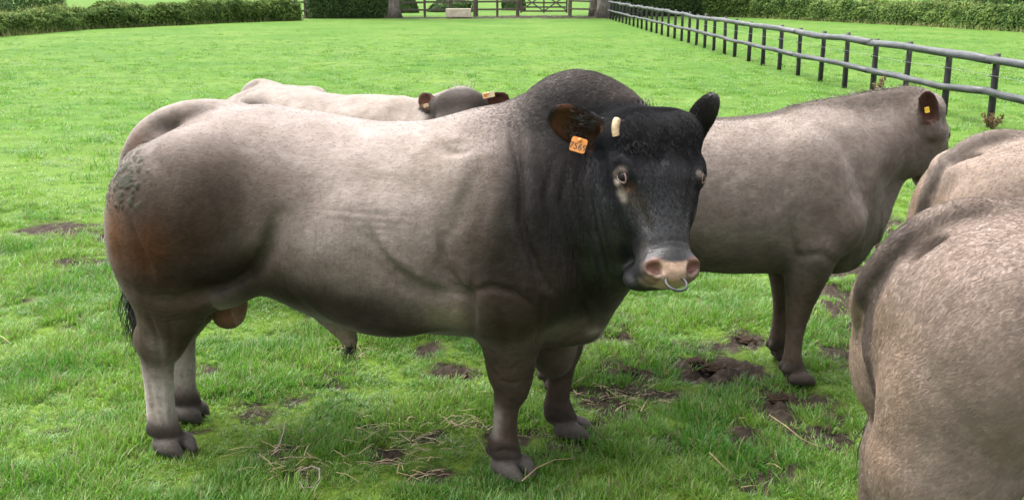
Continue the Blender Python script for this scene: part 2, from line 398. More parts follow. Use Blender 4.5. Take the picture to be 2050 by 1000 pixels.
# ------------------------------------------------------------------ head shared by all the cattle
class Head:
    def __init__(s, poll, muzzle, facing, size=1.0):
        s.o = np.asarray(poll, float); s.a = nrm(np.asarray(muzzle) - s.o); s.L = np.linalg.norm(np.asarray(muzzle) - s.o)
        n = np.asarray(facing, float); n = n - (n @ s.a) * s.a; s.n = nrm(n); s.x = np.cross(s.n, s.a)
        s.M = np.stack([s.x, s.a, s.n]); s.k = size
    def P(s, x, t, n): return s.o + s.k * (x * s.x + n * s.n) + t * s.L * s.a       # t in 0..1 poll to muzzle
    def inv(s, V):
        q = V - s.o; return q @ s.x / s.k, q @ s.a / s.L, q @ s.n / s.k
    def ear_frame(s, side, base, tip, face):
        b, t = np.asarray(base), np.asarray(tip); e1 = nrm(t - b); f = np.asarray(face, float); f = nrm(f - (f @ e1) * e1); e2 = np.cross(f, e1)
        return b, t, np.stack([e1, e2, f])
    def build(s, F, ears, broad=1.0, k=0.03, eye_t=0.41, mz=1.0):
        e = lambda x, t, n, rx, rt, rn, kk=0.03, cut=False: F.ell(s.P(x, t, n), np.array([rx * s.k, rt * s.L, rn * s.k]), s.M, kk * s.k, cut)
        B = broad
        e(0, 0.17, -0.115, 0.150 * B, 0.19, 0.115, 0.05)                 # cranium
        for sx in (-1, 1): e(sx * 0.072 * B, 0.13, -0.10, 0.078 * B, 0.115, 0.085, 0.06)   # square poll
        e(0, 0.33, -0.095, 0.128 * B, 0.27, 0.085, 0.05)                  # forehead
        for sx in (-1, 1):
            e(sx * 0.118 * B, eye_t - 0.035, -0.078, 0.038, 0.085, 0.045, 0.035)          # brow
            e(sx * 0.085 * B, 0.48, -0.205, 0.055 * B, 0.26, 0.115, 0.06)                 # cheek and jaw
        F.cone(s.P(0, 0.45, -0.095), 0.108 * s.k, s.P(0, 0.86, -0.075), 0.074 * s.k, 0.05, 1.0)
        F.cone(s.P(0, 0.5, -0.19), 0.085 * s.k, s.P(0, 0.88, -0.135), 0.055 * s.k, 0.05)   # lower jaw
        e(0, 0.915, -0.085, 0.094 * mz, 0.105, 0.078, 0.04)               # muzzle
        e(0, 0.955, -0.052, 0.085 * mz, 0.062, 0.050, 0.03)
        e(0, 0.925, -0.150, 0.066 * mz, 0.075, 0.045, 0.02)               # chin
        for sx in (-1, 1):
            e(sx * 0.062 * mz, 0.912, -0.040, 0.034, 0.050, 0.036, 0.03)  # nostril wings
        for sx in (-1, 1):
            e(sx * 0.112 * B, eye_t + 0.02, -0.058, 0.034, 0.055, 0.034, 0.02)            # lids
            e(sx * 0.138 * B, eye_t + 0.022, -0.035, 0.018, 0.030, 0.020, 0.008, True)
            e(sx * 0.060 * mz, 0.938, -0.004, 0.017, 0.034, 0.030, 0.014, True)            # nostrils
            e(sx * 0.078 * mz, 0.925, -0.012, 0.014, 0.022, 0.022, 0.012, True)
        s.ears = []
        for side, (base, tip, face, ln, wd) in zip((-1, 1), ears):
            b, t, M = s.ear_frame(side, base, tip, face); s.ears.append((b, t, M, ln, wd))
            c = b + M[0] * ln * 0.56
            F.cone(b - M[0] * 0.04 * s.k, 0.042 * s.k, b + M[0] * ln * 0.28, 0.03 * s.k, 0.03)
            F.ell(c, (ln * 0.5, wd * 0.5, 0.022 * s.k), M, 0.015)
            F.ell(c + M[2] * 0.019 * s.k + M[0] * 0.006, (ln * 0.44, wd * 0.41, 0.024 * s.k), M, 0.006, True)
    def eyes(s, parent, mats, broad=1.0, eye_t=0.41, r=0.0225):
        for sx in (-1, 1):
            bm = bmesh.new(); bmesh.ops.create_uvsphere(bm, u_segments=20, v_segments=14, radius=r * s.k)
            o = mesh_bm('eye', bm, mats[0], parent, True); c = s.P(sx * 0.116 * broad, eye_t + 0.022, -0.051); o.location = c
            bm = bmesh.new(); bmesh.ops.create_uvsphere(bm, u_segments=18, v_segments=10, radius=r * s.k * 0.72)
            for v in bm.verts: v.co.z *= 0.42
            i = mesh_bm('iris', bm, mats[1], o, True); d = nrm(sx * 0.82 * s.x + 0.58 * s.n + 0.02 * s.a)
            i.location = d * r * s.k * 0.80; i.rotation_euler = Vector(d).to_track_quat('Z', 'Y').to_euler()
            d = nrm(sx * 0.78 * s.x + 0.62 * s.n); e1 = nrm(s.a * 0.92 + 0.38 * (s.n * 0.78 - sx * s.x * 0.62)); e2 = np.cross(d, e1); V_ = []; m_ = 8; sg = 22
            for q in range(sg):
                th = 2 * math.pi * q / sg; ca, sa = math.cos(th), math.sin(th); rr = r * s.k; p = d * rr * (0.90 - 0.20 * ca * ca) + e1 * rr * 1.02 * ca + e2 * rr * 0.62 * sa * (1 - 0.35 * ca * ca)
                out = nrm(e1 * ca * 0.6 + e2 * sa)
                for w in range(m_): ph = 2 * math.pi * w / m_; V_.append(c + p + rr * 0.13 * (math.cos(ph) * out + math.sin(ph) * d))
            mesh_np('eyelid', V_, [[(q * m_ + w, ((q + 1) % sg) * m_ + w, ((q + 1) % sg) * m_ + (w + 1) % m_, q * m_ + (w + 1) % m_) for q in range(sg) for w in range(m_)]], mats[2], parent, True)
FUR_ON = True

# ------------------------------------------------------------------ ground: one sheet, with trodden mud patches
MUD = []   # (x, y, rx, ry, strength) from where bare soil shows in the photograph
for px, py, rx, ry, st in [(180, 470, 70, 22, 1), (95, 455, 50, 14, 0.8), (160, 525, 60, 12, 0.8), (255, 500, 30, 14, .7), (60, 530, 40, 9, .6), (150, 640, 30, 14, .5), (60, 600, 30, 10, .5),
                           (1440, 735, 62, 26, 1), (1250, 742, 50, 18, 1), (1225, 655, 50, 22, .95), (1590, 812, 62, 26, 1), (1495, 885, 34, 30, .9), (1495, 678, 26, 15, 1), (1395, 720, 30, 14, .9),
                           (1760, 500, 46, 60, 1), (1720, 590, 50, 50, .95), (1690, 640, 34, 40, .8), (1775, 450, 34, 30, .9), (1200, 795, 34, 26, .9), (1340, 885, 34, 14, .7), (1250, 780, 40, 20, .7), (1660, 870, 60, 24, .8),
                           (770, 910, 50, 16, .75), (870, 950, 50, 14, .7), (850, 880, 40, 12, .5), (905, 745, 46, 22, .9), (860, 700, 30, 16, .7), (690, 705, 40, 12, .6), (520, 830, 50, 16, .5), (610, 945, 50, 26, .5),
                           (560, 900, 46, 26, .6), (1130, 690, 60, 20, .5), (740, 860, 40, 14, .6), (1180, 900, 40, 20, .5), (430, 745, 30, 10, .5), (1510, 760, 40, 16, .7), (1240, 840, 40, 14, .5), (290, 960, 60, 14, .4), (1655, 700, 40, 20, .8), (1705, 545, 40, 30, .9), (1330, 790, 50, 14, .6), (1560, 855, 40, 14, .7), (1420, 690, 60, 14, .5), (1640, 640, 30, 20, .6), (1300, 690, 50, 12, .6), (120, 870, 50, 14, .45)]:
    g = ground(px, py); gx = ground(px + rx, py); gy0, gy1 = ground(px, py - ry), ground(px, py + ry)
    MUD.append((g[0], g[1], abs(gx[0] - g[0]) * (1.35 if px > 1180 else 1.1), abs(gy0[1] - gy1[1]) * (0.68 if px > 1180 else 0.52), st))
def mud(x, y):
    P = xy0(x, y); n = fbm(P, 5.5, 4, 21, 0.6); m = np.zeros_like(x)
    for a, b, ra, rb, st in MUD:
        m = np.maximum(m, st * np.exp(-(((x - a) / ra) ** 2 + ((y - b) / rb) ** 2)))
    frag = smooth(0.40, 0.52, fbm(P, 10, 3, 77, 0.6)); m = m * (0.55 + 0.45 * frag)
    near = smooth(13, 5, y)
    base = smooth(0.60, 0.72, fbm(P, 2.3, 4, 5, 0.62)) * 0.55 * (0.3 + 0.7 * near)
    m = np.maximum(m * 1.5 * smooth(0.26, 0.52, n + 0.14 * m), base * smooth(0.42, 0.6, n))
    gate = np.exp(-(((x - 1.5) / 3.5) ** 2 + ((y - 56.8) / 2.2) ** 2)); under = np.exp(-(((y - 55.0) / 1.4) ** 2)) * (np.abs(x + 3) < 9) * 0.7
    return np.clip(np.maximum(m, np.maximum(gate * 0.9, under) * smooth(0.3, 0.5, n)), 0, 1)
def height(x, y, m=None):
    P = xy0(x, y); near = smooth(16, 6, y)
    if m is None: m = mud(x, y)
    h = 0.030 * (fbm(P, 1.6, 3, 3) - 0.5) + near * 0.020 * (fbm(P, 6, 3, 8) - 0.5)
    h = h + m * near * (-0.028 + 0.15 * (fbm(P, 13, 3, 12, 0.7) - 0.45))
    return h
def axis(parts):
    a = [np.arange(p, q, st) for p, q, st in parts]; return np.concatenate(a + [[parts[-1][1]]])
gx = axis([(-900, -300, 150), (-300, -60, 40), (-60, -16, 4), (-16, -6, 1), (-6, -2.6, 0.10), (-2.6, 3.2, 0.028), (3.2, 7, 0.10), (7, 16, 1), (16, 60, 4), (60, 300, 40), (300, 900, 150)])
gy = axis([(-300, -20, 40), (-20, -2, 3), (-2, 2.2, 0.3), (2.2, 6.4, 0.028), (6.4, 10, 0.08), (10, 20, 0.3), (20, 66, 1.0), (66, 200, 20), (200, 1500, 130)])
X, Y = np.meshgrid(gx, gy); x, y = X.ravel(), Y.ravel(); gm_ = mud(x, y); V = np.stack([x, y, height(x, y, gm_)], 1)
I = np.arange(len(gx) * len(gy)).reshape(len(gy), len(gx)); Q = np.stack([I[:-1, :-1], I[:-1, 1:], I[1:, 1:], I[1:, :-1]], -1).reshape(-1, 4)
m = Mat('pasture_ground')
f1 = m.noise(0.35, 5, 0.6); f2 = m.noise(3.0, 5, 0.65); f3 = m.noise(40, 4, 0.6)
turf = m.ramp(f1, [(0.35, (0.038, 0.088, 0.011)), (0.5, (0.054, 0.106, 0.016)), (0.66, (0.074, 0.118, 0.023))])
turf = m.mix(m.ramp(f2, [(0.40, (0, 0, 0)), (0.62, (1, 1, 1))]), m.mix(1.0, turf, (0.70, 0.74, 0.66), 'MULTIPLY'), turf)
thatch = m.ramp(f3, [(0.3, (0.030, 0.055, 0.008)), (0.7, (0.080, 0.125, 0.016))])
sep = m.n('ShaderNodeSeparateXYZ'); tc = m.n('ShaderNodeTexCoord'); m.l(tc.outputs['Object'], sep.inputs[0])
mr = m.n('ShaderNodeMapRange'); mr.inputs['From Min'].default_value = 4; mr.inputs['From Max'].default_value = 13; m.l(sep.outputs['Y'], mr.inputs['Value'])
turf = m.mix(mr.outputs[0], thatch, turf)
soil = m.ramp(m.noise(22, 6, 0.7), [(0.3, (0.010, 0.0075, 0.006)), (0.55, (0.028, 0.021, 0.016)), (0.75, (0.062, 0.050, 0.041))])
fl = m.noise(6.0, 3, 0.5); turf = m.mix(m.ramp(fl, [(0.55, (0, 0, 0)), (0.66, (0.8, 0.8, 0.8))]), turf, (0.030, 0.056, 0.010)); fl2 = m.noise(1.1, 3, 0.5); turf = m.mix(m.ramp(fl2, [(0.60, (0, 0, 0)), (0.74, (0.5, 0.5, 0.5))]), turf, (0.036, 0.088, 0.010))
m.base(m.mix(m.ramp(m.attr('mud', 'Fac'), [(0.12, (0, 0, 0)), (0.45, (1, 1, 1))]), turf, soil)); m.set(Roughness=0.9); m.b.inputs['Specular IOR Level'].default_value = 0.06
m.bump(m.noise(45, 6, 0.7), 0.6, 0.02)
gr = mesh_np('ground', V, [Q], m.m, None, True, {'mud': gm_}); tag(gr, kind='structure')

# ------------------------------------------------------------------ timber helpers
def wood_mat(name, lo, hi, rough=0.55, stretch=(1, 1, 0.12), sc=30):
    m = Mat(name); f = m.noise(sc, 6, 0.65, stretch=stretch); f2 = m.noise(4, 4)
    c = m.ramp(f, [(0.28, lo), (0.72, hi)]); c = m.mix(m.ramp(f2, [(0.35, (0, 0, 0)), (0.7, (0.55, 0.55, 0.55))]), c, tuple(q * 0.6 for q in lo)); m.base(c); m.set(Roughness=rough)
    m.b.inputs['Specular IOR Level'].default_value = 0.35
    m.bump(f, 0.5, 0.008); return m.m
POST = wood_mat('dark_creosoted_post', (0.006, 0.006, 0.006), (0.028, 0.027, 0.026), 0.7)
RAIL = wood_mat('wet_grey_rail', (0.010, 0.011, 0.013), (0.066, 0.071, 0.076), 0.5, (1, 0.1, 1), 24)
OLDWOOD = wood_mat('weathered_board', (0.045, 0.036, 0.026), (0.15, 0.125, 0.09), 0.75, (0.15, 1, 1))
def tube(name, pts, rad, mat, parent=None, m=10, jit=0.0, seed=0, cap=True, flat=1.0):
    r = np.random.default_rng(seed); pts = np.asarray(pts, float); n = len(pts); V_, F_ = [], []
    ph = r.random(4) * 6.28
    for i in range(n):
        d = nrm(pts[min(i + 1, n - 1)] - pts[max(i - 1, 0)]); e1 = nrm(np.cross(d, (0.01, 0.02, 1) if abs(d[2]) < 0.9 else (1, 0, 0))); e2 = np.cross(d, e1)
        rr = rad[i] if hasattr(rad, '__len__') else rad
        for j in range(m):
            a = 2 * math.pi * j / m; q = rr * (1 + jit * (math.sin(2 * a + ph[0] + i * 0.7) + math.sin(3 * a + ph[1] - i * 1.1)) * 0.5 + jit * (r.random() - 0.5))
            V_.append(pts[i] + q * (math.cos(a) * e1 + flat * math.sin(a) * e2))
        if i:
            for j in range(m): F_.append(((i - 1) * m + j, (i - 1) * m + (j + 1) % m, i * m + (j + 1) % m, i * m + j))
    fs = [F_]
    if cap:
        V_ += [pts[0], pts[-1]]; c0, c1 = len(V_) - 2, len(V_) - 1; b = (n - 1) * m
        fs.append([((j + 1) % m, j, c0) for j in range(m)] + [(b + j, b + (j + 1) % m, c1) for j in range(m)])
    return mesh_np(name, V_, fs, mat, parent, True)
def box(name, c, s, mat, parent=None, rz=0.0, ry=0.0, bev=0.006):
    bm = bmesh.new(); bmesh.ops.create_cube(bm, size=1.0)
    for v in bm.verts: v.co = Vector((v.co.x * s[0], v.co.y * s[1], v.co.z * s[2]))
    if bev: bmesh.ops.bevel(bm, geom=list(bm.edges), offset=min(bev, min(s) * 0.3), segments=1, affect='EDGES')
    o = mesh_bm(name, bm, mat, parent); o.location = c; o.rotation_euler = (0, ry, rz); return o

# ------------------------------------------------------------------ round-rail fence running away on the right
fence = empty('rail_fence', (6.10, 12.98, 0)); tag(fence, 'long post and rail fence of dark posts and wet grey round rails', 'fence')
r_ = np.random.default_rng(4); ys = [5.5]
while ys[-1] < 52: ys.append(ys[-1] + 1.25 + r_.normal(0, 0.05))
ys = np.array(ys); fx = np.interp(ys, [5.5, 13, 16.75, 25, 33, 45.7, 53], [6.55, 6.10, 5.83, 5.50, 5.35, 5.08, 4.95])
TOPZ = 0.865 + r_.normal(0, 0.012, len(ys)); LOWZ = 0.43 + r_.normal(0, 0.012, len(ys))
O = np.array([6.10, 12.98, 0])
for i, (a, b) in enumerate(zip(fx, ys)):
    t = TOPZ[i] + 0.05 + r_.random() * 0.03; ln = r_.normal(0, 0.012, 2)
    p = np.array([a + 0.085, b, 0]) - O
    tube('post', [p + (0, 0, -0.15), p + (ln[0] * .3, ln[1] * .3, 0.3), p + (ln[0] * .7, ln[1] * .7, 0.6), p + (ln[0], ln[1], t)], [0.046, 0.045, 0.043, 0.040], POST, fence, 9, 0.10, i)
for z, rad, off in ((TOPZ, 0.053, 0), (LOWZ, 0.044, 1)):
    i = off
    while i < len(ys) - 1:
        j = min(i + 2 + (i % 3 == 0), len(ys) - 1); pts = []; n = (j - i) * 3 + 1
        sag = r_.normal(0, 0.012)
        for q in range(n):
            t = i + (j - i) * q / (n - 1); f = math.sin(math.pi * q / (n - 1))
            pts.append(np.array([np.interp(t, range(len(ys)), fx) - 0.02 + r_.normal(0, 0.004), np.interp(t, range(len(ys)), ys), np.interp(t, range(len(ys)), z) + sag * f + r_.normal(0, 0.003)]) - O)
        pts[0] = pts[0] - nrm(pts[1] - pts[0]) * 0.06; R0, R1 = rad * (0.92 + 0.2 * r_.random()), rad * (0.92 + 0.2 * r_.random())
        tube('rail', pts, np.linspace(R0, R1, n), RAIL, fence, 12, 0.12, i + 50 * off); i = j
WIRE = simple_mat('galvanised_wire', (0.28, 0.29, 0.30), 0.4, 0.2, 80, 0.0, Metallic=0.6)
k = ys < 30
wp = [np.array([a + 0.03, b, 0.655 + 0.01 * math.sin(i * 2.1)]) - O for i, (a, b) in enumerate(zip(fx[k], ys[k]))]
tube('wire', wp, 0.0022, WIRE, fence, 5)
BLK = simple_mat('black_plastic', (0.015, 0.015, 0.016), 0.4, 0.1, 50, 0.0)
for i in range(2, 14, 1):
    q = np.array([fx[i] + 0.04, ys[i], 0.655]) - O; torus_pts = [q + 0.018 * np.array([math.cos(a), 0.2 * math.sin(a), math.sin(a)]) - (0.02, 0.03, 0) for a in np.linspace(0, 6.0, 9)]
    tube('insulator', torus_pts, 0.005, BLK, fence, 6)

# ------------------------------------------------------------------ far fence, gate, trough
def far_fence(name, x0, x1, y0, y1, label, posts, rails=(0.38, 0.80, 1.18)):
    root = empty(name, (x0, y0, 0)); tag(root, label, 'fence'); d = np.array([x1 - x0, y1 - y0]); L = np.hypot(*d); a = math.atan2(d[1], d[0])
    for i in range(posts):
        t = i / (posts - 1); o = box('post', (d[0] * t, d[1] * t, 0.58), (0.13, 0.11, 1.46), OLDWOOD, root, a)
    for z in rails:
        for i in range(posts - 1):
            t = (i + 0.5) / (posts - 1); o = box('rail', (d[0] * t + 0.08 * math.sin(a), d[1] * t - 0.08 * math.cos(a), z + r_.normal(0, .015)), (L / (posts - 1) + 0.03, 0.045, 0.10), OLDWOOD, root, a, r_.normal(0, 0.008))
    return root
W = lambda px, Y: at_y(px, 40, Y)[0]
far_fence('board_fence', W(800, 56), W(950, 57), 56, 57, 'weathered three-rail board fence between the left tree trunk and the stone trough', 4)
far_fence('board_fence', W(955, 57.2), W(1036, 57.4), 57.2, 57.4, 'weathered board fence between the stone trough and the field gate', 3)
far_fence('board_fence', W(1141, 57.4), W(1192, 56.6), 57.4, 56.6, 'short board fence between the field gate and the right tree trunk', 2)
far_fence('board_fence', W(575, 54), W(640, 54), 54.6, 54.6, 'bit of board fence filling the gap in the left hedge', 3)
gx0, gx1 = W(1041, 57.5), W(1136, 57.5); gate = empty('field_gate', (gx0, 57.5, 0)); tag(gate, 'five-bar wooden field gate with crossed braces at the far end', 'gate')
GW = gx1 - gx0
for z in (0.28, 0.50, 0.73, 0.97, 1.22): box('bar', (GW / 2, 0, z), (GW - 0.1, 0.05, 0.085), OLDWOOD, gate)
for xx in (0.05, GW / 2, GW - 0.05): box('upright', (xx, -0.053, 0.74), (0.09, 0.05, 1.12), OLDWOOD, gate)
for q, sg in ((0.25, 1), (0.25, -1), (0.75, 1), (0.75, -1)):
    box('brace', (GW * q, -0.05 - 0.045 * (sg > 0) - 0.05, 0.74), (math.hypot(GW / 2 - 0.1, 0.85), 0.04, 0.07), OLDWOOD, gate, 0, sg * math.atan2(0.85, GW / 2 - 0.1))
for xx in (-0.13, GW + 0.13): box('gate_post', (xx, 0, 0.68), (0.20, 0.20, 1.66), OLDWOOD, gate)
STONE = simple_mat('trough_stone', (0.36, 0.31, 0.24), 0.85, 0.25, 5, 0.4, 0.02); WATER = simple_mat('trough_water', (0.02, 0.025, 0.025), 0.05, 0.1, 3, 0.0)
tx0, tx1 = W(893, 54.5), W(943, 54.5); tr = empty('water_trough', ((tx0 + tx1) / 2, 54.5, 0)); tag(tr, 'pale stone water trough standing by the far fence', 'trough'); TW = tx1 - tx0
for yy in (-0.27, 0.27): box('side', (0, yy, 0.27), (TW, 0.09, 0.44), STONE, tr, 0, 0, 0.02)
for xx in (-TW / 2 + 0.045, TW / 2 - 0.045): box('end', (xx, 0, 0.268), (0.086, 0.446, 0.43), STONE, tr, 0, 0, 0.01)
box('base', (0, 0, 0.08), (TW - 0.18, 0.44, 0.12), STONE, tr); box('water', (0, 0, 0.38), (TW - 0.19, 0.44, 0.02), WATER, tr, 0, 0, 0)
for xx in (-TW * 0.34, TW * 0.34): box('foot', (xx, 0, 0.0), (0.2, 0.5, 0.096), STONE, tr)

# ------------------------------------------------------------------ hedges, shrubs and trees
def leaf_mat(name, lo, hi, rough=0.5, trans=0.25):
    m = Mat(name); c = m.ramp(m.noise(1.3, 4, 0.6), [(0.32, lo), (0.68, hi)])
    c = m.mix(1.0, c, m.ramp(m.attr('tone', 'Fac'), [(0.0, (0.55, 0.55, 0.5)), (1.0, (1.35, 1.3, 1.15))]), 'MULTIPLY'); m.base(c); m.set(Roughness=0.75); m.b.inputs['Specular IOR Level'].default_value = 0.15
    tb = m.n('ShaderNodeBsdfTranslucent'); m.l(c, tb.inputs[0]); ms = m.n('ShaderNodeMixShader'); ms.inputs[0].default_value = trans
    m.l(m.b.outputs[0], ms.inputs[1]); m.l(tb.outputs[0], ms.inputs[2]); m.l(ms.outputs[0], m.out.inputs[0]); return m.m
HEDGE = leaf_mat('hedge_leaf', (0.036, 0.078, 0.016), (0.095, 0.150, 0.034)); DKLEAF = leaf_mat('dark_leaf', (0.026, 0.056, 0.018), (0.060, 0.105, 0.034)); TIPS = leaf_mat('seeding_grass', (0.16, 0.19, 0.07), (0.26, 0.27, 0.12), 0.7)
BARK = wood_mat('rough_bark', (0.05, 0.042, 0.034), (0.20, 0.175, 0.145), 0.85, (1, 1, 0.25), 10)
def leaves(name, C, Nn, size, mat, parent, seed=0, per=1):
    """leaf-sized quads, one at each centre, roughly facing out along Nn"""
    r = np.random.default_rng(seed); n = len(C); Nn = Nn + r.normal(0, 0.55, (n, 3)); Nn /= np.linalg.norm(Nn, axis=1)[:, None]
    T = np.cross(Nn, r.normal(0, 1, (n, 3))); T /= np.linalg.norm(T, axis=1)[:, None]; Bn = np.cross(Nn, T); s = (size * (0.6 + 0.8 * r.random(n)))[:, None]
    V_ = np.stack([C - T * s, C - Bn * s * 0.5 + Nn * s * 0.12, C + T * s, C + Bn * s * 0.5 + Nn * s * 0.12], 1).reshape(-1, 3)
    F_ = np.arange(4 * n).reshape(n, 4); return mesh_np(name, V_, [F_], mat, parent, False, {'tone': np.repeat(r.random(n), 4)})
def hedge(name, path, label, n, seed, mat=HEDGE, depth=0.65, leaf=0.055, grass=True):
    """path rows: x, y, height.  lumpy leafy bank with dark heart, woody stems and grass fringe"""
    r = np.random.default_rng(seed); path = np.array(path, float); root = empty(name, (path[0, 0], path[0, 1], 0)); tag(root, label, 'hedge'); O_ = np.array([path[0, 0], path[0, 1], 0])
    seg = np.r_[0, np.cumsum(np.hypot(*np.diff(path[:, :2], axis=0).T))]; L = seg[-1]
    s = r.random(n) * L; hh = np.interp(s, seg, path[:, 2]); P0 = np.stack([np.interp(s, seg, path[:, 0]), np.interp(s, seg, path[:, 1]), 0 * s], 1)
    d = np.array([path[-1, 0] - path[0, 0], path[-1, 1] - path[0, 1], 0]); d = nrm(d); nr = np.array([d[1], -d[0], 0]); nr = nr * (1 if nr[1] < 0 else -1)
    a = r.random(n) * math.pi * 1.0; lump = 0.55 + 0.85 * fbm(np.stack([s, a * 1.2, 0 * s], 1), 0.9, 4, seed, 0.62)
    rad = lump * (0.80 + 0.22 * r.random(n)); ca, sa = np.sign(np.cos(a)) * np.abs(np.cos(a)) ** 0.55, np.abs(np.sin(a)) ** 0.62
    C = P0 + nr * (depth * ca * rad * (1 - 0.25 * (sa * 0.5)))[:, None] + np.array([0, 0, 1]) * (hh * sa * rad)[:, None] - O_
    Nn = nr * ca[:, None] + np.array([0, 0, 1]) * sa[:, None]; C[:, 2] = np.maximum(C[:, 2], 0.03); leaves('foliage', C, Nn, leaf, mat, root, seed)
    q = np.linspace(0, L, int(L / 0.5)); V_ = []; F_ = []; m_ = 9
    for i, t in enumerate(q):
        p = np.array([np.interp(t, seg, path[:, 0]), np.interp(t, seg, path[:, 1]), 0]) - O_; h_ = np.interp(t, seg, path[:, 2]) * (0.62 + 0.12 * math.sin(t * 1.7) + 0.05 * math.sin(t * 4.1))
        for j in range(m_): b = math.pi * j / (m_ - 1); V_.append(p + nr * depth * 0.62 * math.cos(b) + np.array([0, 0, h_ * math.sin(b) ** 0.7 if 0 < j < m_ - 1 else 0]))
        if i: F_ += [((i - 1) * m_ + j, (i - 1) * m_ + j + 1, i * m_ + j + 1, i * m_ + j) for j in range(m_ - 1)]
    mesh_np('heart', V_, [F_], DKLEAF, root)
    if grass:   # pale seeding grass heads standing along the top and foot
        ng = int(L * 90); s = r.random(ng) * L; top = r.random(ng) < 0.65; hh = np.interp(s, seg, path[:, 2]); lm = 0.55 + 0.85 * fbm(np.stack([s, 0 * s + 1.88, 0 * s], 1), 0.9, 4, seed, 0.62)
        P0 = np.stack([np.interp(s, seg, path[:, 0]), np.interp(s, seg, path[:, 1]), 0 * s], 1) - O_ + nr * np.where(top, r.normal(0.1, 0.2, ng), depth * (0.95 + 0.15 * r.random(ng)))[:, None]
        z0 = np.where(top, hh * lm * 0.86, 0.0); Lh = np.where(top, 0.25, 0.2) * (0.5 + r.random(ng)); w = 0.007
        lean = r.normal(0, 0.10, (ng, 2)); V_ = np.zeros((ng, 3, 3)); V_[:, 0] = P0 + d * w; V_[:, 1] = P0 - d * w; V_[:, 2] = P0; V_[:, 0, 2] = z0; V_[:, 1, 2] = z0; V_[:, 2, 2] = z0 + Lh; V_[:, 2, :2] += lean
        mesh_np('grass_fringe', V_.reshape(-1, 3), [np.arange(3 * ng).reshape(-1, 3)], TIPS, root, False, {'tone': np.repeat(r.random(ng), 3)})
    return root
hl = [(0, 72, 0.70), (140, 60, 0.86), (280, 54, 0.95), (420, 47, 0.97), (585, 42, 1.05)]
pts = [(*ground(px, py)[:2], h_ * 1.05) for px, py, h_ in hl]; e0 = np.array(pts[0]); e1 = np.array(pts[1]); pts = [tuple(e0 + (e0 - e1) * 2.2 * np.array([1, 1, 0.2]))] + pts
hedge('hedge', [(a, b + 0.6, c) for a, b, c in pts], 'clipped green hedge along the left end of the field', 60000, 11)
hr = [(1425, 34, 1.4), (1520, 36, 1.25), (1640, 42, 1.10), (1760, 48, 1.02), (1900, 55, 1.0), (2050, 64, 1.0)]
pts = [(*ground(px, py)[:2], h_) for px, py, h_ in hr]; e0 = np.array(pts[-1]); e1 = np.array(pts[-2]); pts = pts + [tuple(e0 + (e0 - e1) * 2.0 * np.array([1, 1, 0]))]
hedge('hedge', [(a, b + 0.6, c) for a, b, c in pts], 'green hedge beyond the rail fence on the right', 70000, 12)
pts = [(W(612, 54), 54.2, 1.9), (W(700, 55), 55.0, 2.1), (W(772, 55.5), 55.4, 2.0)]
hedge('shrub_bank', pts, 'dark tall shrubs left of the far fence beside the trunk', 22000, 13, DKLEAF, 0.8, 0.06, False)
pts = [(W(1228, 57), 57.5, 2.2), (W(1330, 58), 58.2, 2.0), (W(1425, 58), 58.6, 1.8)]
hedge('shrub_bank', pts, 'dark shrubs behind the far end of the rail fence', 22000, 14, DKLEAF, 0.8, 0.06, False)
def tree(px, Y, rad, hgt, label, seed, crown=7000, lean=0.0, cz=0.62, dark=True):
    r = np.random.default_rng(seed); c = np.array([W(px, Y), Y, 0]); root = empty('broadleaf_tree', c); tag(root, label, 'tree')
    pts = [np.array([lean * t * hgt * 0.4 + 0.04 * math.sin(3 * t + seed), 0.05 * math.sin(4 * t), hgt * 0.62 * t - 0.1]) for t in np.linspace(0, 1, 9)]
    rr = [rad * (1.45 if i == 0 else 1.0 if i == 1 else 1.0 - 0.09 * i) for i in range(9)]; tube('trunk', pts, rr, BARK, root, 14, 0.22, seed)
    cen = []
    for q in range(9):
        a = q * 2.4 + seed; b0 = pts[4 + q % 5]; tip = np.array([math.cos(a) * hgt * 0.28, math.sin(a) * hgt * 0.28, hgt * (0.60 + 0.32 * r.random())])
        mid = (b0 + tip) / 2 + (0, 0, 0.25); tube('limb', [b0, mid, tip], [rad * 0.38, rad * 0.22, rad * 0.07], BARK, root, 8, 0.12, q); cen += [tip, mid]
    cen = np.array(cen); C = cen[r.integers(len(cen), size=crown)] + r.normal(0, hgt * 0.085, (crown, 3)); Nn = C - np.array([0, 0, hgt * 0.6]); Nn /= np.linalg.norm(Nn, axis=1)[:, None]
    leaves('crown', C, Nn, 0.13, DKLEAF if dark else HEDGE, root, seed); return root
tree(787, 55.0, 0.34, 9.0, 'thick-trunked tree left of the far board fence', 21)
tree(1207, 55.5, 0.36, 9.5, 'thick pale trunk at the end of the rail fence', 22)
tree(1189, 57.5, 0.20, 8.0, 'thin dark trunk just left of the pale trunk', 23)
def bush(px, Y, w, h_, label, seed, n=5000):
    r = np.random.default_rng(seed); c = np.array([W(px, Y), Y, 0]); root = empty('bush', c); tag(root, label, 'bush')
    D = r.normal(0, 1, (n, 3)); D[:, 2] = np.abs(D[:, 2]); D /= np.linalg.norm(D, axis=1)[:, None]; k_ = 0.65 + 0.5 * fbm(D, 2.4, 3, seed) * (0.7 + 0.3 * r.random(n)); C = D * k_[:, None] * np.array([w, w * 0.6, h_])
    leaves('foliage', C, D, 0.075, DKLEAF, root, seed)
    for q in range(5): a = q * 1.3; tube('stem', [(0, 0, -0.05), (math.cos(a) * w * 0.3, math.sin(a) * 0.2, h_ * 0.4), (math.cos(a) * w * 0.55, math.sin(a) * 0.3, h_ * 0.75)], [0.04, 0.03, 0.012], BARK, root, 6, 0.1, q)
bush(905, 66, 1.75, 0.9, 'low dark bush in the next field beyond the trough', 31)
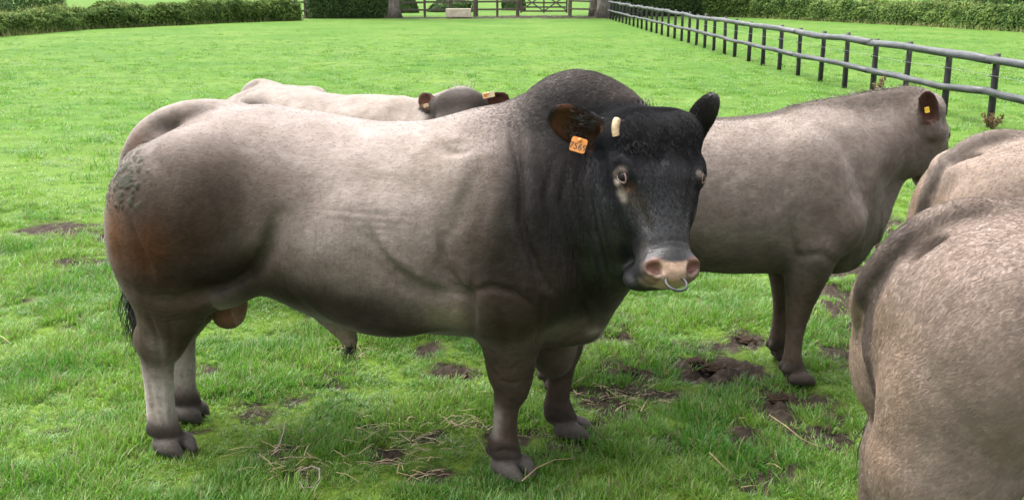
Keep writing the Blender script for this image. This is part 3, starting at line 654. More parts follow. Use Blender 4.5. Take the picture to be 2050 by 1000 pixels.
bush(812, 64, 0.9, 1.5, 'dark bush beyond the fence beside the left trunk', 32)
bush(1028, 70, 0.9, 1.5, 'dark bush beyond the fence beside the gate post', 33)
bush(55, 60, 2.6, 2.4, 'dark thicket rising behind the left hedge', 34, 7000)
bush(1975, 52, 2.2, 2.6, 'dark thicket rising behind the right hedge near the corner', 35, 7000)
# withered dock plant by the fence
DRY = simple_mat('dry_stalk', (0.20, 0.13, 0.085), 0.85, 0.3, 30, 0.2); DRYL = leaf_mat('withered_leaf', (0.10, 0.07, 0.04), (0.17, 0.12, 0.07))
for px, py, hh, lb, sd in ((1748, 203, 0.42, 'withered brown dock stalk standing by the rail fence', 41), (1985, 258, 0.2, 'low withered weed at the foot of the nearest fence post', 42)):
    g = ground(px, py); root = empty('dock_plant', (g[0], g[1], 0)); tag(root, lb, 'weed'); r = np.random.default_rng(sd); C = []
    for q in range(6):
        a = r.random() * 6.28; tip = np.array([math.cos(a) * 0.13, math.sin(a) * 0.13, hh * (0.6 + 0.4 * r.random())]); tube('stalk', [(0, 0, -0.02), tip * 0.5 + (0, 0, 0.02), tip], [0.006, 0.004, 0.002], DRY, root, 5)
        for w_ in range(40): C.append(tip * r.random() ** 0.5 + r.normal(0, 0.018, 3))
    C = np.array(C); C[:, 2] = np.maximum(C[:, 2], 0.01); leaves('seed_leaves', C, np.tile([0, -1.0, 0.3], (len(C), 1)), 0.02, DRYL, root, sd)

# ------------------------------------------------------------------ cattle
EYE_W = simple_mat('eye_dark', (0.010, 0.005, 0.004), 0.4, 0.2, 40, 0.0, Specular_IOR_Level=0.12)
LID = simple_mat('eyelid_skin', (0.11, 0.06, 0.046), 0.5, 0.3, 80, 0.3); LIDD = simple_mat('dark_eyelid', (0.12, 0.09, 0.075), 0.5, 0.3, 80, 0.3)
EYE_I = simple_mat('eye_iris', (0.003, 0.002, 0.002), 0.3, 0.2, 60, 0.0, Specular_IOR_Level=0.12)
HORN = simple_mat('horn', (0.24, 0.17, 0.095), 0.6, 0.45, 45, 0.6)
IRON = simple_mat('worn_steel', (0.022, 0.022, 0.024), 0.45, 0.3, 60, 0.15, Specular_IOR_Level=0.3)
TAGM = simple_mat('orange_tag', (0.46, 0.165, 0.035), 0.45, 0.15, 40, 0.1)
TAGY = simple_mat('yellow_tag', (0.5, 0.33, 0.02), 0.45, 0.12, 40, 0.1)
TAGP = simple_mat('pale_tag', (0.5, 0.40, 0.23), 0.45, 0.1, 40, 0.1)
INK = simple_mat('tag_ink', (0.05, 0.03, 0.03), 0.7, 0.1, 40, 0.0)
STRAND = simple_mat('tail_hair', (0.014, 0.012, 0.012), 0.45, 0.3, 50, 0.1)

def leg(F, pts, k=0.03, sv=0.8):
    F.chain([(np.array(p[:3]), p[3]) for p in pts], k, sv)
def hoof(F, u, v, toe=0.10, yaw=0.0, s=1.0):
    """cloven hoof standing at (u, v), toes forward; plus dew claws"""
    cy, sy = math.cos(yaw), math.sin(yaw)
    R = lambda a, b, c: np.array([u + s * (a * cy - b * sy), v + s * (a * sy + b * cy), s * c])
    for q in (-1, 1):
        F.chain([(R(-0.030, q * 0.034, 0.034), 0.032 * s), (R(0.035, q * 0.040, 0.034), 0.033 * s), (R(toe, q * 0.034, 0.010), 0.014 * s)], 0.007)
        F.ell(R(-0.075, q * 0.028, 0.085), (0.022 * s, 0.020 * s, 0.026 * s), None, 0.02)
def strands(name, roots, tips_dir, length, n, mat, parent, spread, seed=3, r0=0.0022, curl=0.02, point=True):
    """a lock of long hair built as thin tapered strips"""
    r = np.random.default_rng(seed); V = []; Fq = []
    m = 7
    for i in range(n):
        p = roots[r.integers(len(roots))] + r.normal(0, spread, 3); L = length * (0.55 + 0.6 * r.random())
        d = nrm(np.array(tips_dir) + r.normal(0, 0.10, 3)); ph = r.random() * 6.28; side = nrm(np.cross(d, r.normal(0, 1, 3)))
        out = r.normal(0, spread * 1.2, 3)
        for j in range(m):
            t = j / (m - 1); c = p + d * L * t + out * math.sin(t * 2.6) + side * curl * math.sin(ph + t * 7) * t
            w = r0 * (1 - 0.9 * t) + 0.0003; V += [c - side * w, c + side * w]
            if j: b = len(V) - 4; Fq.append((b, b + 1, b + 3, b + 2))
    return mesh_np(name, V, [Fq], mat, parent, True)

# ---- the bull
B = Frame((-0.62, 3.735), 8)
def build_bull():
    F = Field((-1.15, -0.75, -0.02), (1.42, 0.52, 1.60), 0.0068)
    F.loft([(-0.88, 0.98, 0.80, 0.90, 0.08, 0), (-0.85, 1.06, 0.72, 0.92, 0.16, 0), (-0.76, 1.18, 0.66, 0.94, 0.26, 0), (-0.63, 1.285, 0.62, 0.96, 0.325, 0),
            (-0.45, 1.355, 0.66, 0.98, 0.345, 0), (-0.30, 1.358, 0.635, 0.97, 0.340, 0), (-0.10, 1.330, 0.545, 0.92, 0.355, 0),
            (0.10, 1.300, 0.508, 0.90, 0.372, 0), (0.30, 1.305, 0.512, 0.90, 0.372, 0), (0.50, 1.362, 0.50, 0.92, 0.355, 0),
            (0.70, 1.385, 0.49, 0.93, 0.345, 0), (0.83, 1.37, 0.50, 0.92, 0.29, 0), (0.93, 1.25, 0.56, 0.90, 0.19, 0), (1.00, 1.10, 0.68, 0.88, 0.12, -0.01)])
    for s in (-1, 1):
        # hindquarters
        F.ell((-0.575, s * 0.185, 0.935), (0.292, 0.215, 0.325), None, 0.07)
        F.ell((-0.67, s * 0.16, 0.83), (0.205, 0.175, 0.235), None, 0.06)
        F.ell((-0.47, s * 0.235, 1.09), (0.19, 0.13, 0.20), None, 0.07)
        F.ell((-0.44, s * 0.20, 0.80), (0.15, 0.12, 0.17), None, 0.08)       # stifle
        F.ell((-0.745, s * 0.10, 1.11), (0.10, 0.085, 0.10), None, 0.06)      # pin bone
        # shoulder, upper arm
        ax = np.array([[0.94, 0, 0.34], [0, 1, 0], [-0.34, 0, 0.94]])
        F.ell((0.62, s * 0.262, 0.95), (0.18, 0.115, 0.30), ax, 0.10)
        F.ell((0.76, s * 0.245, 0.80), (0.16, 0.135, 0.17), None, 0.06)
        F.ell((0.565, s * 0.255, 0.74), (0.15, 0.125, 0.17), None, 0.06)
        F.ell((0.22, s * 0.30, 0.82), (0.30, 0.09, 0.24), None, 0.10)        # ribs
    # near hind leg, far hind leg
    leg(F, [(-0.62, -0.205, 0.76, 0.190), (-0.665, -0.19, 0.585, 0.125), (-0.715, -0.175, 0.475, 0.092)], 0.05, 0.85)
    leg(F, [(-0.715, -0.175, 0.475, 0.090), (-0.742, -0.17, 0.39, 0.067), (-0.747, -0.168, 0.27, 0.058), (-0.750, -0.168, 0.16, 0.057), (-0.745, -0.168, 0.105, 0.062), (-0.715, -0.168, 0.055, 0.050)])
    F.ell((-0.793, -0.172, 0.468), (0.034, 0.03, 0.05), None, 0.03); hoof(F, -0.715, -0.168, 0.080, -0.35)
    leg(F, [(-0.64, 0.20, 0.76, 0.19), (-0.70, 0.165, 0.575, 0.125), (-0.775, 0.145, 0.46, 0.085)], 0.05, 0.85)
    leg(F, [(-0.775, 0.145, 0.46, 0.085), (-0.797, 0.14, 0.37, 0.064), (-0.797, 0.136, 0.26, 0.055), (-0.803, 0.135, 0.15, 0.053), (-0.800, 0.135, 0.10, 0.060), (-0.775, 0.135, 0.05, 0.05)])
    hoof(F, -0.795, 0.135, 0.07, 0.0)
    # near fore leg, far fore leg
    leg(F, [(0.66, -0.21, 0.70, 0.150), (0.648, -0.185, 0.545, 0.112), (0.645, -0.175, 0.42, 0.080)], 0.05, 0.92)
    leg(F, [(0.645, -0.175, 0.42, 0.079), (0.646, -0.172, 0.345, 0.064), (0.629, -0.17, 0.27, 0.048), (0.622, -0.17, 0.17, 0.047), (0.616, -0.17, 0.115, 0.060), (0.636, -0.17, 0.06, 0.052)])
    F.ell((0.662, -0.175, 0.365), (0.045, 0.05, 0.06), None, 0.03); hoof(F, 0.645, -0.17, 0.085, -0.6)
    leg(F, [(0.74, 0.22, 0.70, 0.145), (0.775, 0.20, 0.53, 0.12), (0.795, 0.20, 0.40, 0.083)], 0.05, 0.92)
    leg(F, [(0.795, 0.20, 0.40, 0.082), (0.80, 0.20, 0.33, 0.062), (0.795, 0.20, 0.24, 0.050), (0.787, 0.20, 0.16, 0.050), (0.79, 0.20, 0.11, 0.060), (0.82, 0.20, 0.06, 0.052)])
    hoof(F, 0.84, 0.20, 0.085, -0.15)
    # neck, crest and dewlap, swinging round to the near side
    F.chain([((0.74, 0.0, 1.02), 0.345), ((0.93, -0.05, 1.04), 0.30), ((1.06, -0.155, 1.10), 0.225), ((1.10, -0.225, 1.14), 0.17)], 0.08)
    F.chain([((0.79, -0.01, 1.25), 0.20), ((0.86, -0.025, 1.322), 0.182), ((0.965, -0.075, 1.300), 0.165), ((1.05, -0.15, 1.25), 0.13)], 0.06)
    F.chain([((1.00, -0.13, 0.98), 0.185), ((0.965, -0.09, 0.83), 0.125), ((0.93, -0.055, 0.68), 0.092), ((0.905, -0.03, 0.58), 0.068)], 0.07)
    F.chain([((1.03, -0.20, 0.87), 0.10), ((0.99, -0.15, 0.75), 0.068), ((0.925, -0.06, 0.565), 0.045)], 0.05)
    F.ell((0.79, 0.0, 0.60), (0.17, 0.16, 0.13), None, 0.07); F.ell((0.775, 0.13, 0.425), (0.100, 0.115, 0.145), None, 0.05)
    # tail
    F.ell((-0.745, 0, 1.18), (0.105, 0.062, 0.10), None, 0.03)
    F.chain([((-0.44, 0, 1.330), 0.045), ((-0.58, 0, 1.332), 0.044), ((-0.70, 0, 1.306), 0.041), ((-0.79, 0.0, 1.256), 0.037), ((-0.853, 0.0, 1.186), 0.033), ((-0.895, 0.005, 1.09), 0.030),
             ((-0.915, 0.015, 0.95), 0.026), ((-0.925, 0.03, 0.82), 0.023), ((-0.925, 0.045, 0.70), 0.020), ((-0.905, 0.06, 0.60), 0.018)], 0.035)
    for s in (-1, 1): F.ell((-0.79, s * 0.085, 1.205), (0.075, 0.026, 0.045), None, 0.03, True)   # hollow beside the tail head
    # scrotum, sheath
    F.chain([((-0.50, -0.04, 0.70), 0.055), ((-0.482, -0.04, 0.60), 0.062), ((-0.495, -0.04, 0.548), 0.066)], 0.03, 1.1)
    F.chain([((-0.10, -0.0, 0.59), 0.085), ((-0.045, -0.0, 0.495), 0.050), ((-0.018, -0.0, 0.44), 0.030)], 0.05, 0.8)
    # head
    poll = B.L(1324, 206, -0.275); muz = B.L(1356, 560, -0.515)
    hd = Head(poll, muz, B.d(np.array([0.25, -0.92, 0.25])), 1.03)
    el = (hd.P(-0.135, 0.15, -0.135), B.L(1108, 226, -0.30), B.d(np.array([-0.15, -0.95, -0.2])), 0.215, 0.132)
    er = (hd.P(0.140, 0.15, -0.135), B.L(1424, 205, -0.20), B.d(np.array([0.55, 0.8, 0.1])), 0.195, 0.090)
    F.ell(B.L(1280, 556, -0.36), (0.055, 0.08, 0.040), None, 0.04)
    hd.build(F, [el, er], 1.07, mz=0.97, eye_t=0.385)
    # muscle lines on both flanks
    g = lambda pts, w, d, v=-0.33, side=0: F.groove(B.uz(pts, v), w, d, side)
    g([(1035, 215), (1025, 270), (1040, 340), (1045, 420), (1060, 490), (1090, 560)], 0.022, 0.020)       # neck against shoulder
    g([(740, 465), (770, 520), (815, 560), (870, 580), (930, 585)], 0.035, 0.012)
    g([(895, 470), (890, 520), (910, 560), (945, 585), (945, 620), (948, 660)], 0.022, 0.014)
    g([(560, 430), (540, 500), (500, 545), (440, 575), (390, 590)], 0.035, 0.030)                       # flank against thigh
    g([(300, 590), (350, 600), (400, 590), (440, 570)], 0.03, 0.018)
    # sharper folds, muscle splits and wrinkles where the photograph shows them
    f = lambda pts, w, d: F.crease(B.trace(F, pts), w, d * 1.3)
    f([(1034, 203), (1023, 250), (1030, 300), (1042, 345), (1046, 400), (1043, 440), (1055, 490), (1075, 540), (1102, 580)], 0.011, 0.020)
    f([(1060, 200), (1050, 250), (1056, 320), (1068, 400), (1066, 450)], 0.03, -0.012)
    f([(1168, 300), (1156, 360), (1166, 440), (1186, 520), (1202, 590)], 0.010, 0.014); f([(1184, 310), (1174, 370), (1184, 440), (1202, 510), (1216, 570)], 0.014, -0.008)
    f([(1199, 320), (1192, 390), (1202, 455), (1218, 520), (1228, 575)], 0.010, 0.014); f([(1138, 330), (1124, 400), (1140, 470), (1168, 540), (1180, 600)], 0.012, 0.011)
    f([(1105, 320), (1092, 390), (1104, 460), (1132, 530)], 0.012, 0.008); f([(1150, 590), (1170, 630), (1185, 660)], 0.012, 0.010); f([(1200, 590), (1200, 630), (1195, 660)], 0.010, 0.010)
    f([(944, 560), (947, 600), (948, 640), (950, 672)], 0.010, 0.020); f([(880, 455), (884, 500), (898, 540), (922, 572), (945, 584)], 0.012, 0.013)
    f([(945, 584), (985, 574), (1030, 585), (1060, 610)], 0.012, 0.012); f([(905, 585), (930, 590), (945, 600)], 0.010, 0.008)
    f([(733, 452), (758, 498), (798, 543), (848, 574), (895, 584)], 0.014, 0.013); f([(760, 470), (790, 515), (830, 548)], 0.02, -0.008)
    f([(868, 288), (893, 304), (924, 306), (952, 296)], 0.013, 0.011); f([(870, 262), (900, 280), (940, 280)], 0.02, -0.008)
    f([(962, 330), (930, 400), (905, 470)], 0.03, 0.010); f([(1000, 380), (985, 450), (990, 530)], 0.03, -0.010); f([(1010, 470), (1035, 520), (1050, 560)], 0.014, 0.008)
    f([(1086, 600), (1084, 640), (1076, 680), (1066, 712)], 0.010, 0.015); f([(1078, 690), (1120, 690), (1160, 670), (1185, 645)], 0.010, 0.010); f([(1000, 620), (1015, 670), (1020, 720)], 0.014, 0.008)
    f([(256, 430), (270, 475), (290, 518), (303, 552)], 0.013, 0.016); f([(300, 300), (330, 350), (350, 420)], 0.03, 0.008)
    f([(548, 440), (532, 495), (502, 540), (470, 563), (432, 578)], 0.014, 0.015); f([(312, 588), (360, 592), (402, 578), (440, 568)], 0.012, 0.014)
    f([(298, 628), (316, 680), (322, 728)], 0.008, 0.012); f([(340, 640), (345, 690), (342, 730)], 0.010, 0.008); f([(300, 760), (306, 800), (312, 850)], 0.007, 0.007); f([(330, 750), (332, 800), (336, 845)], 0.008, -0.005)
    f([(1000, 760), (1022, 768), (1045, 762)], 0.008, 0.006); f([(1002, 820), (1004, 860), (1006, 890)], 0.007, 0.007); f([(1020, 830), (1022, 865)], 0.008, -0.004); f([(985, 905), (1010, 900), (1040, 905)], 0.008, 0.008)
    for k in range(9): x = 958 + k * 8; f([(x + 4, 216 - k), (x - 5, 255), (x - 2, 290), (x + 6, 318 + 4 * k)], 0.0055, 0.0050 - 0.0002 * k)   # wrinkles behind the crest
    for k in range(5): y = 424 + k * 15 + 3 * (k % 2); f([(640 + 22 * k, y - 4), (700 + 9 * k, y + 2 * (k % 3)), (760 + 5 * k, y + 6 - 3 * (k % 2)), (845 - 14 * k, y + 9)], 0.008 + 0.001 * k, 0.0020)
    for k in range(4): y = 610 + k * 9; f([(280 + 4 * k, y), (330, y + 8), (380, y)], 0.006, 0.003)
    # head: cheek line against the neck, brow, tear groove, wrinkles over the nose
    f([(1207, 300), (1211, 340), (1216, 385), (1226, 425), (1238, 460), (1254, 490), (1263, 515)], 0.016, 0.024)
    f([(1226, 322), (1243, 316), (1260, 330), (1268, 352)], 0.009, -0.007); f([(1262, 345), (1268, 385), (1284, 425), (1300, 465)], 0.013, 0.010); f([(1384, 350), (1378, 400), (1372, 450)], 0.012, 0.008)
    f([(1322, 295), (1326, 330)], 0.016, 0.007); f([(1290, 300), (1330, 250), (1370, 300)], 0.03, -0.005); f([(1235, 395), (1255, 430), (1275, 470)], 0.016, -0.006)
    f([(1296, 496), (1320, 484), (1348, 480), (1372, 484), (1388, 494)], 0.005, 0.0045); f([(1294, 508), (1320, 495), (1348, 491), (1374, 495), (1392, 505)], 0.005, 0.004); f([(1290, 520), (1298, 508), (1312, 506), (1326, 516)], 0.006, -0.005)
    f([(1288, 548), (1310, 562), (1345, 570), (1380, 562)], 0.005, 0.006)
    V, Q = F.mesh(); return F, V, Q, hd
FB, V, Q, hd = build_bull()
N, AR = vnormals(V, Q)

def px_paint(fr, V, col, items, v, mpp):
    for (px, py, rx, ry, c, w, *e) in items:
        q = fr.cast(FB, px, py); q = fr.L(px, py, v) if q is None else q; p = e[0] if e else 1.0
        r = (((V[:, 0] - q[0]) / (rx * mpp)) ** 2 + ((V[:, 2] - q[2]) / (ry * mpp)) ** 2) ** p
        col = blend(col, w * np.exp(-r), c)
    return col
n1 = fbm(V, 6, 4, 3); n3 = fbm(V, 15, 4, 91, 0.6); n2 = fbm(V, 25, 3, 9)
Vw = V + 0.10 * (np.stack([fbm(V, 3, 3, s) for s in (31, 32, 33)], 1) - 0.5)
col = np.tile(np.array([0.196, 0.161, 0.146]), (len(V), 1)) * (0.85 + 0.3 * n1[:, None])
LIGHT, MID, DARK, BLACK, RUST = (0.27, 0.228, 0.198), (0.052, 0.038, 0.031), (0.015, 0.0105, 0.008), (0.008, 0.0078, 0.0085), (0.085, 0.032, 0.012)
col = px_paint(B, Vw, col, [
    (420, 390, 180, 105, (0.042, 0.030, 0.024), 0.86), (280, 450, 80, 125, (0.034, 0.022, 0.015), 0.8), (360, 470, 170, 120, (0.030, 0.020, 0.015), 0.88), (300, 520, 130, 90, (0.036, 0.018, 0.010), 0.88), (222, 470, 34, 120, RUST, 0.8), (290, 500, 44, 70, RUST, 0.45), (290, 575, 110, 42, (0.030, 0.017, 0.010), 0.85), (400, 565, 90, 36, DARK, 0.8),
    (460, 535, 110, 60, DARK, 0.92), (560, 560, 80, 60, MID, 0.7), (700, 610, 240, 50, DARK, 0.9), (800, 650, 200, 34, DARK, 0.85), (600, 600, 120, 40, DARK, 0.8), (720, 545, 230, 55, MID, 0.45),  # dark thigh fold and belly: coat tone plus underside shade painted in
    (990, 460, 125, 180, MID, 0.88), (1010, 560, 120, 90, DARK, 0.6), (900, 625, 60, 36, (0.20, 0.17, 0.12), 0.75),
    (860, 330, 120, 60, (0.17, 0.142, 0.122), 0.5), (1065, 440, 85, 240, (0.024, 0.021, 0.0205), 0.85, 1.5), (1130, 220, 115, 95, (0.028, 0.0255, 0.025), 0.92, 1.5),
    (1190, 420, 135, 230, BLACK, 0.97, 2.0), (1160, 580, 110, 130, (0.013, 0.011, 0.0105), 0.9, 1.5), (1080, 560, 90, 60, DARK, 0.7),
    (1020, 650, 90, 90, (0.034, 0.022, 0.016), 0.9), (1115, 660, 50, 26, (0.15, 0.125, 0.085), 0.55), (1195, 668, 16, 12, (0.42, 0.37, 0.34), 0.8),
], -0.33, 0.00172)
zz, uu = Vw[:, 2], Vw[:, 0]
hind = uu < -0.45; fore = (uu > 0.45)
lw = smooth(0.50, 0.40, zz)
col = np.where((hind & (zz < 0.76))[:, None], blend(col, smooth(0.76, 0.62, zz) * 0.92, (0.046, 0.030, 0.020)), col)
col = np.where(hind[:, None], blend(col, smooth(0.48, 0.28, zz + 0.08 * (n3 - 0.5)) * smooth(0.08, 0.19, zz) * (0.55 + 0.8 * n1), (0.31, 0.268, 0.24)), col)
col = np.where(fore[:, None], blend(col, smooth(0.62, 0.50, zz) * (np.abs(V[:, 1]) > 0.09) * (uu > 0.53), (0.056, 0.040, 0.031)), col)
col = np.where(fore[:, None], blend(col, np.exp(-((uu - 0.58) / 0.025) ** 2) * smooth(0.34, 0.25, zz) * smooth(0.13, 0.18, zz) * 0.8, (0.24, 0.21, 0.19)), col)
col = blend(col, smooth(0.20, 0.08, zz + 0.06 * (n3 - 0.5)) * 0.9, (0.036, 0.029, 0.025))
col = blend(col, smooth(0.078, 0.062, V[:, 2]) * (0.45 + 0.7 * n3), (0.080, 0.072, 0.066))
bp = np.exp(-(((V[:, 0] - 0.775) / 0.12) ** 2 + ((V[:, 1] - 0.10) / 0.22) ** 2 + ((V[:, 2] - 0.38) / 0.13) ** 2) ** 2); col = blend(col, bp * 0.9, (0.055, 0.040, 0.030))
hk = B.cast(FB, 318, 700); col = blend(col, 0.7 * np.exp(-(((V[:, 0] - hk[0]) / 0.035) ** 2 + ((V[:, 2] - hk[2]) / 0.07) ** 2)), (0.20, 0.165, 0.14))
# scrotum, sheath, belly middle, recess under the tail
sc = np.exp(-(((V[:, 0] + 0.49) / 0.09) ** 2 + ((V[:, 1] + 0.04) / 0.085) ** 2 + ((V[:, 2] - 0.56) / 0.075) ** 2) ** 2); col = blend(col, sc * 0.95, (0.25, 0.12, 0.075))
sh = np.exp(-(((V[:, 0] + 0.05) / 0.12) ** 2 + (V[:, 1] / 0.07) ** 2 + ((V[:, 2] - 0.47) / 0.07) ** 2)); col = blend(col, sh * 0.9, (0.20, 0.15, 0.115))
pk = np.exp(-(((V[:, 0] + 0.80) / 0.05) ** 2 + ((np.abs(V[:, 1]) - 0.06) / 0.04) ** 2 + ((V[:, 2] - 1.20) / 0.05) ** 2)); col = blend(col, pk * 0.6, (0.30, 0.17, 0.135))
# dried dung on the haunch
dq = B.L(262, 355, -0.25); dm = np.exp(-(((V[:, 0] - dq[0]) / 0.14) ** 2 + ((V[:, 2] - dq[2]) / 0.115) ** 2) ** 1.5) * (V[:, 1] < 0.02)
crust = smooth(0.50, 0.58, fbm(V, 55, 3, 77, 0.6)) * smooth(0.25, 0.6, dm * (0.6 + 0.8 * n1))
col = blend(col, dm * 0.55, (0.04, 0.036, 0.031)); col = blend(col, crust * 0.9, (0.042, 0.044, 0.033))
V = V + N * (crust * 0.005)[:, None]
wr = np.exp(-(((V[:, 0] - 0.97) / 0.2) ** 2 + ((V[:, 2] - 0.95) / 0.35) ** 2))
V = V + N * (0.004 * wr * (fbm(V * np.array([3.0, 1, 0.7]), 9, 3, 5) - 0.5) + 0.0025 * (n2 - 0.5) )[:, None]
# head colours
x, t, nn = hd.inv(V); inh = smooth(-0.14, -0.02, t) * smooth(-0.36, -0.28, nn) * smooth(0.24, 0.17, np.abs(x)) * (t < 1.15)
ek = np.zeros(len(V))
col = blend(col, inh * 0.97, (0.0125, 0.0128, 0.0152))
gb = lambda x0, t0, n0, rx, rt, rn, p=1.0: np.exp(-(((np.abs(x) - x0) / rx) ** 2 + ((t - t0) / rt) ** 2 + ((nn - n0) / rn) ** 2) ** p)
def paint3(col, items):
    for px, py, r, cc, w, *p in items:
        q = B.cast(FB, px, py)
        if q is not None: col = blend(col, w * np.exp(-((((V - q) / (r * 0.00160)) ** 2).sum(1)) ** (p[0] if p else 1.5)), cc)
    return col
PALE, PINK = (0.30, 0.25, 0.215), (0.22, 0.095, 0.07)
col = paint3(col, [(1272, 400, 22, (0.045, 0.034, 0.028), 0.8), (1290, 440, 20, (0.03, 0.024, 0.02), 0.6), (1262, 372, 11, (0.07, 0.036, 0.024), 0.8), (1244, 382, 11, PALE, 0.95), (1249, 396, 8, PALE, 0.8), (1236, 345, 8, PALE, 0.85), (1246, 336, 9, (0.20, 0.16, 0.135), 0.85), (1234, 365, 7, PALE, 0.8), (1255, 378, 6, PINK, 0.8),
    (1402, 385, 8, PALE, 0.8), (1400, 400, 9, PALE, 0.7), (1392, 420, 14, (0.10, 0.082, 0.066), 0.7), (1400, 345, 8, PALE, 0.6),
    (1290, 500, 20, (0.045, 0.04, 0.038), 0.8), (1388, 492, 12, (0.075, 0.066, 0.06), 0.8), (1290, 535, 16, (0.075, 0.058, 0.048), 0.8), (1345, 500, 26, (0.022, 0.02, 0.02), 0.7)])
xs = x + 0.006; wpad = np.interp(t, [0.87, 0.90, 0.93, 0.965, 1.0, 1.03], [0.050, 0.047, 0.041, 0.038, 0.046, 0.058])
nos = inh * gb(0.064, 0.918, -0.02, 0.026, 0.045, 0.045, 2.0); col = blend(col, nos * 0.92, PINK)
pad = inh * smooth(0.880, 0.902, t + 0.010 * (n2 - 0.5) - 0.012 * np.cos(np.clip(xs / 0.03, -1.5, 1.5))) * smooth(wpad + 0.004, wpad - 0.006, np.abs(xs)) * (nn > -0.07)
col = blend(col, pad, (0.37, 0.255, 0.188)); col = blend(col, pad * smooth(0.985, 1.01, t) * 0.6, (0.26, 0.18, 0.09)); col = blend(col, pad * smooth(0.60, 0.72, vnoise(V, 160, 5)) * smooth(0.97, 0.90, t) * 0.6, (0.12, 0.075, 0.055))
lip = inh * smooth(0.945, 0.975, t) * smooth(0.10, 0.08, np.abs(x)) * smooth(-0.12, -0.09, nn) * (1 - pad) * smooth(wpad - 0.004, wpad + 0.004, np.abs(xs)); col = blend(col, lip * 0.7, (0.20, 0.13, 0.085))
jw = B.L(1270, 562, -0.36); col = blend(col, np.exp(-(((V - jw) / 0.072) ** 2).sum(1) ** 1.5) * (np.abs(x) > 0.055) * smooth(-0.05, -0.08, nn), (0.011, 0.0108, 0.0115))
for b, tp, M, ln, wd in hd.ears:
    q = V - b; a1, a2, a3 = q @ M[0], q @ M[1], q @ M[2]; inn = (a1 > 0.03) & (a1 < ln * 1.1) & (np.abs(a2) < wd * 0.6) & (np.abs(a3) < 0.035)
    w = inn.astype(float); col = blend(col, w, (0.015, 0.0135, 0.013))
    cup = w * smooth(-0.010, -0.004, a3) * smooth(wd * 0.46, wd * 0.36, np.abs(a2)) * smooth(ln * 1.04, ln * 0.9, a1) * (N @ M[2] > 0.3)
    col = blend(col, cup * 0.85 * smooth(0.02, 0.07, a1), (0.10, 0.045, 0.022))
splash = smooth(0.60, 0.70, fbm(V, 38, 3, 15, 0.6)) * smooth(0.75, 0.25, V[:, 2]) * 0.28; col = blend(col, splash, (0.045, 0.034, 0.026))
col = np.clip(col * (0.80 + 0.22 * n2[:, None] + 0.20 * n3[:, None]), 0.004, 0.8) * 0.74

foldw = np.clip(0.10 + 0.9 * np.exp(-(((V[:, 0] - 0.98) / 0.22) ** 2 + ((V[:, 2] - 0.95) / 0.32) ** 2) ** 1.5) + 0.35 * np.exp(-(((V[:, 0] - 0.2) / 0.5) ** 2 + ((V[:, 2] - 0.85) / 0.25) ** 2)), 0, 1) * (1 - 0.85 * inh)
bull = empty('bull', B.O, B.rz)
tag(bull, 'big grey bull with a black head and ring in its nose, standing broadside in front', 'bull', None)
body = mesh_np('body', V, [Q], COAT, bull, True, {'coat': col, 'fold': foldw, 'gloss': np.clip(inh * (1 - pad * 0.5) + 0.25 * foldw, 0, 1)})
hd.eyes(bull, (EYE_W, EYE_I, LID), 1.07, 0.385)
def flow_bull(P):
    T = np.tile(np.array([-0.75, 0.0, -0.55]), (len(P), 1)); lowz = smooth(0.62, 0.45, P[:, 2])[:, None]
    T = T * (1 - lowz) + np.array([-0.15, 0, -1.0]) * lowz
    _, t_, n_ = hd.inv(P); w = (smooth(-0.05, 0.1, t_) * smooth(-0.34, -0.28, n_))[:, None]
    return T * (1 - w) + (hd.a * 0.9)[None] * w
def bull_mask(V):
    x, t, n = hd.inv(V); m = 1 - smooth(0.90, 0.93, t) * (n > -0.2) * (np.abs(x) < 0.2)
    e = np.exp(-(((np.abs(x) - 0.14) / 0.03) ** 2 + ((t - 0.407) / 0.05) ** 2 + ((n + 0.05) / 0.03) ** 2)); m = m * (1 - 0.95 * smooth(0.3, 0.6, e))
    m *= 0.15 + 0.85 * (1 - sc); m *= smooth(0.03, 0.07, V[:, 2])
    crest = np.exp(-(((V[:, 0] - 0.92) / 0.25) ** 2 + ((V[:, 2] - 1.32) / 0.2) ** 2)); top_ = smooth(0.85, 0.0, t) * smooth(-0.25, -0.1, n) * smooth(0.20, 0.15, np.abs(x)) * smooth(-0.15, 0.02, t)
    return m * (1 - 0.8 * crust) * np.clip(0.015 + crest + 1.6 * top_, 0, 1.6)
def bull_len(P):
    crest = np.exp(-(((P[:, 0] - 0.93) / 0.22) ** 2 + ((P[:, 2] - 1.35) / 0.16) ** 2)); x, t, n = hd.inv(P); return 1 + 0.7 * crest + 0.9 * smooth(0.4, 0.1, t) * smooth(-0.2, -0.1, n) * smooth(0.19, 0.14, np.abs(x)) * smooth(-0.15, 0.02, t)
if FUR_ON: fur('hair_coat', V, Q, N, AR, col, 190000, 0.0085, 0.00034, flow_bull, bull, 5, 0.20, bull_len, bull_mask(V))
# tail switch, sheath tuft, poll tuft
strands('tail_switch', [np.array([-0.925, 0.055, 0.66]), np.array([-0.915, 0.065, 0.61]), np.array([-0.905, 0.06, 0.55])], (0.06, 0, -1), 0.24, 1000, STRAND, bull, 0.017, 3, 0.0026, 0.022)
strands('sheath_tuft', [np.array([-0.018, 0, 0.425])], (0.0, 0, -1), 0.075, 70, STRAND, bull, 0.010, 4, 0.0018, 0.012)
strands('poll_tuft', [hd.P(-0.02, 0.0, -0.11), hd.P(0.0, 0.0, -0.10)], -hd.a + 0.1 * hd.x, 0.05, 60, STRAND, bull, 0.008, 5, 0.0014, 0.006)
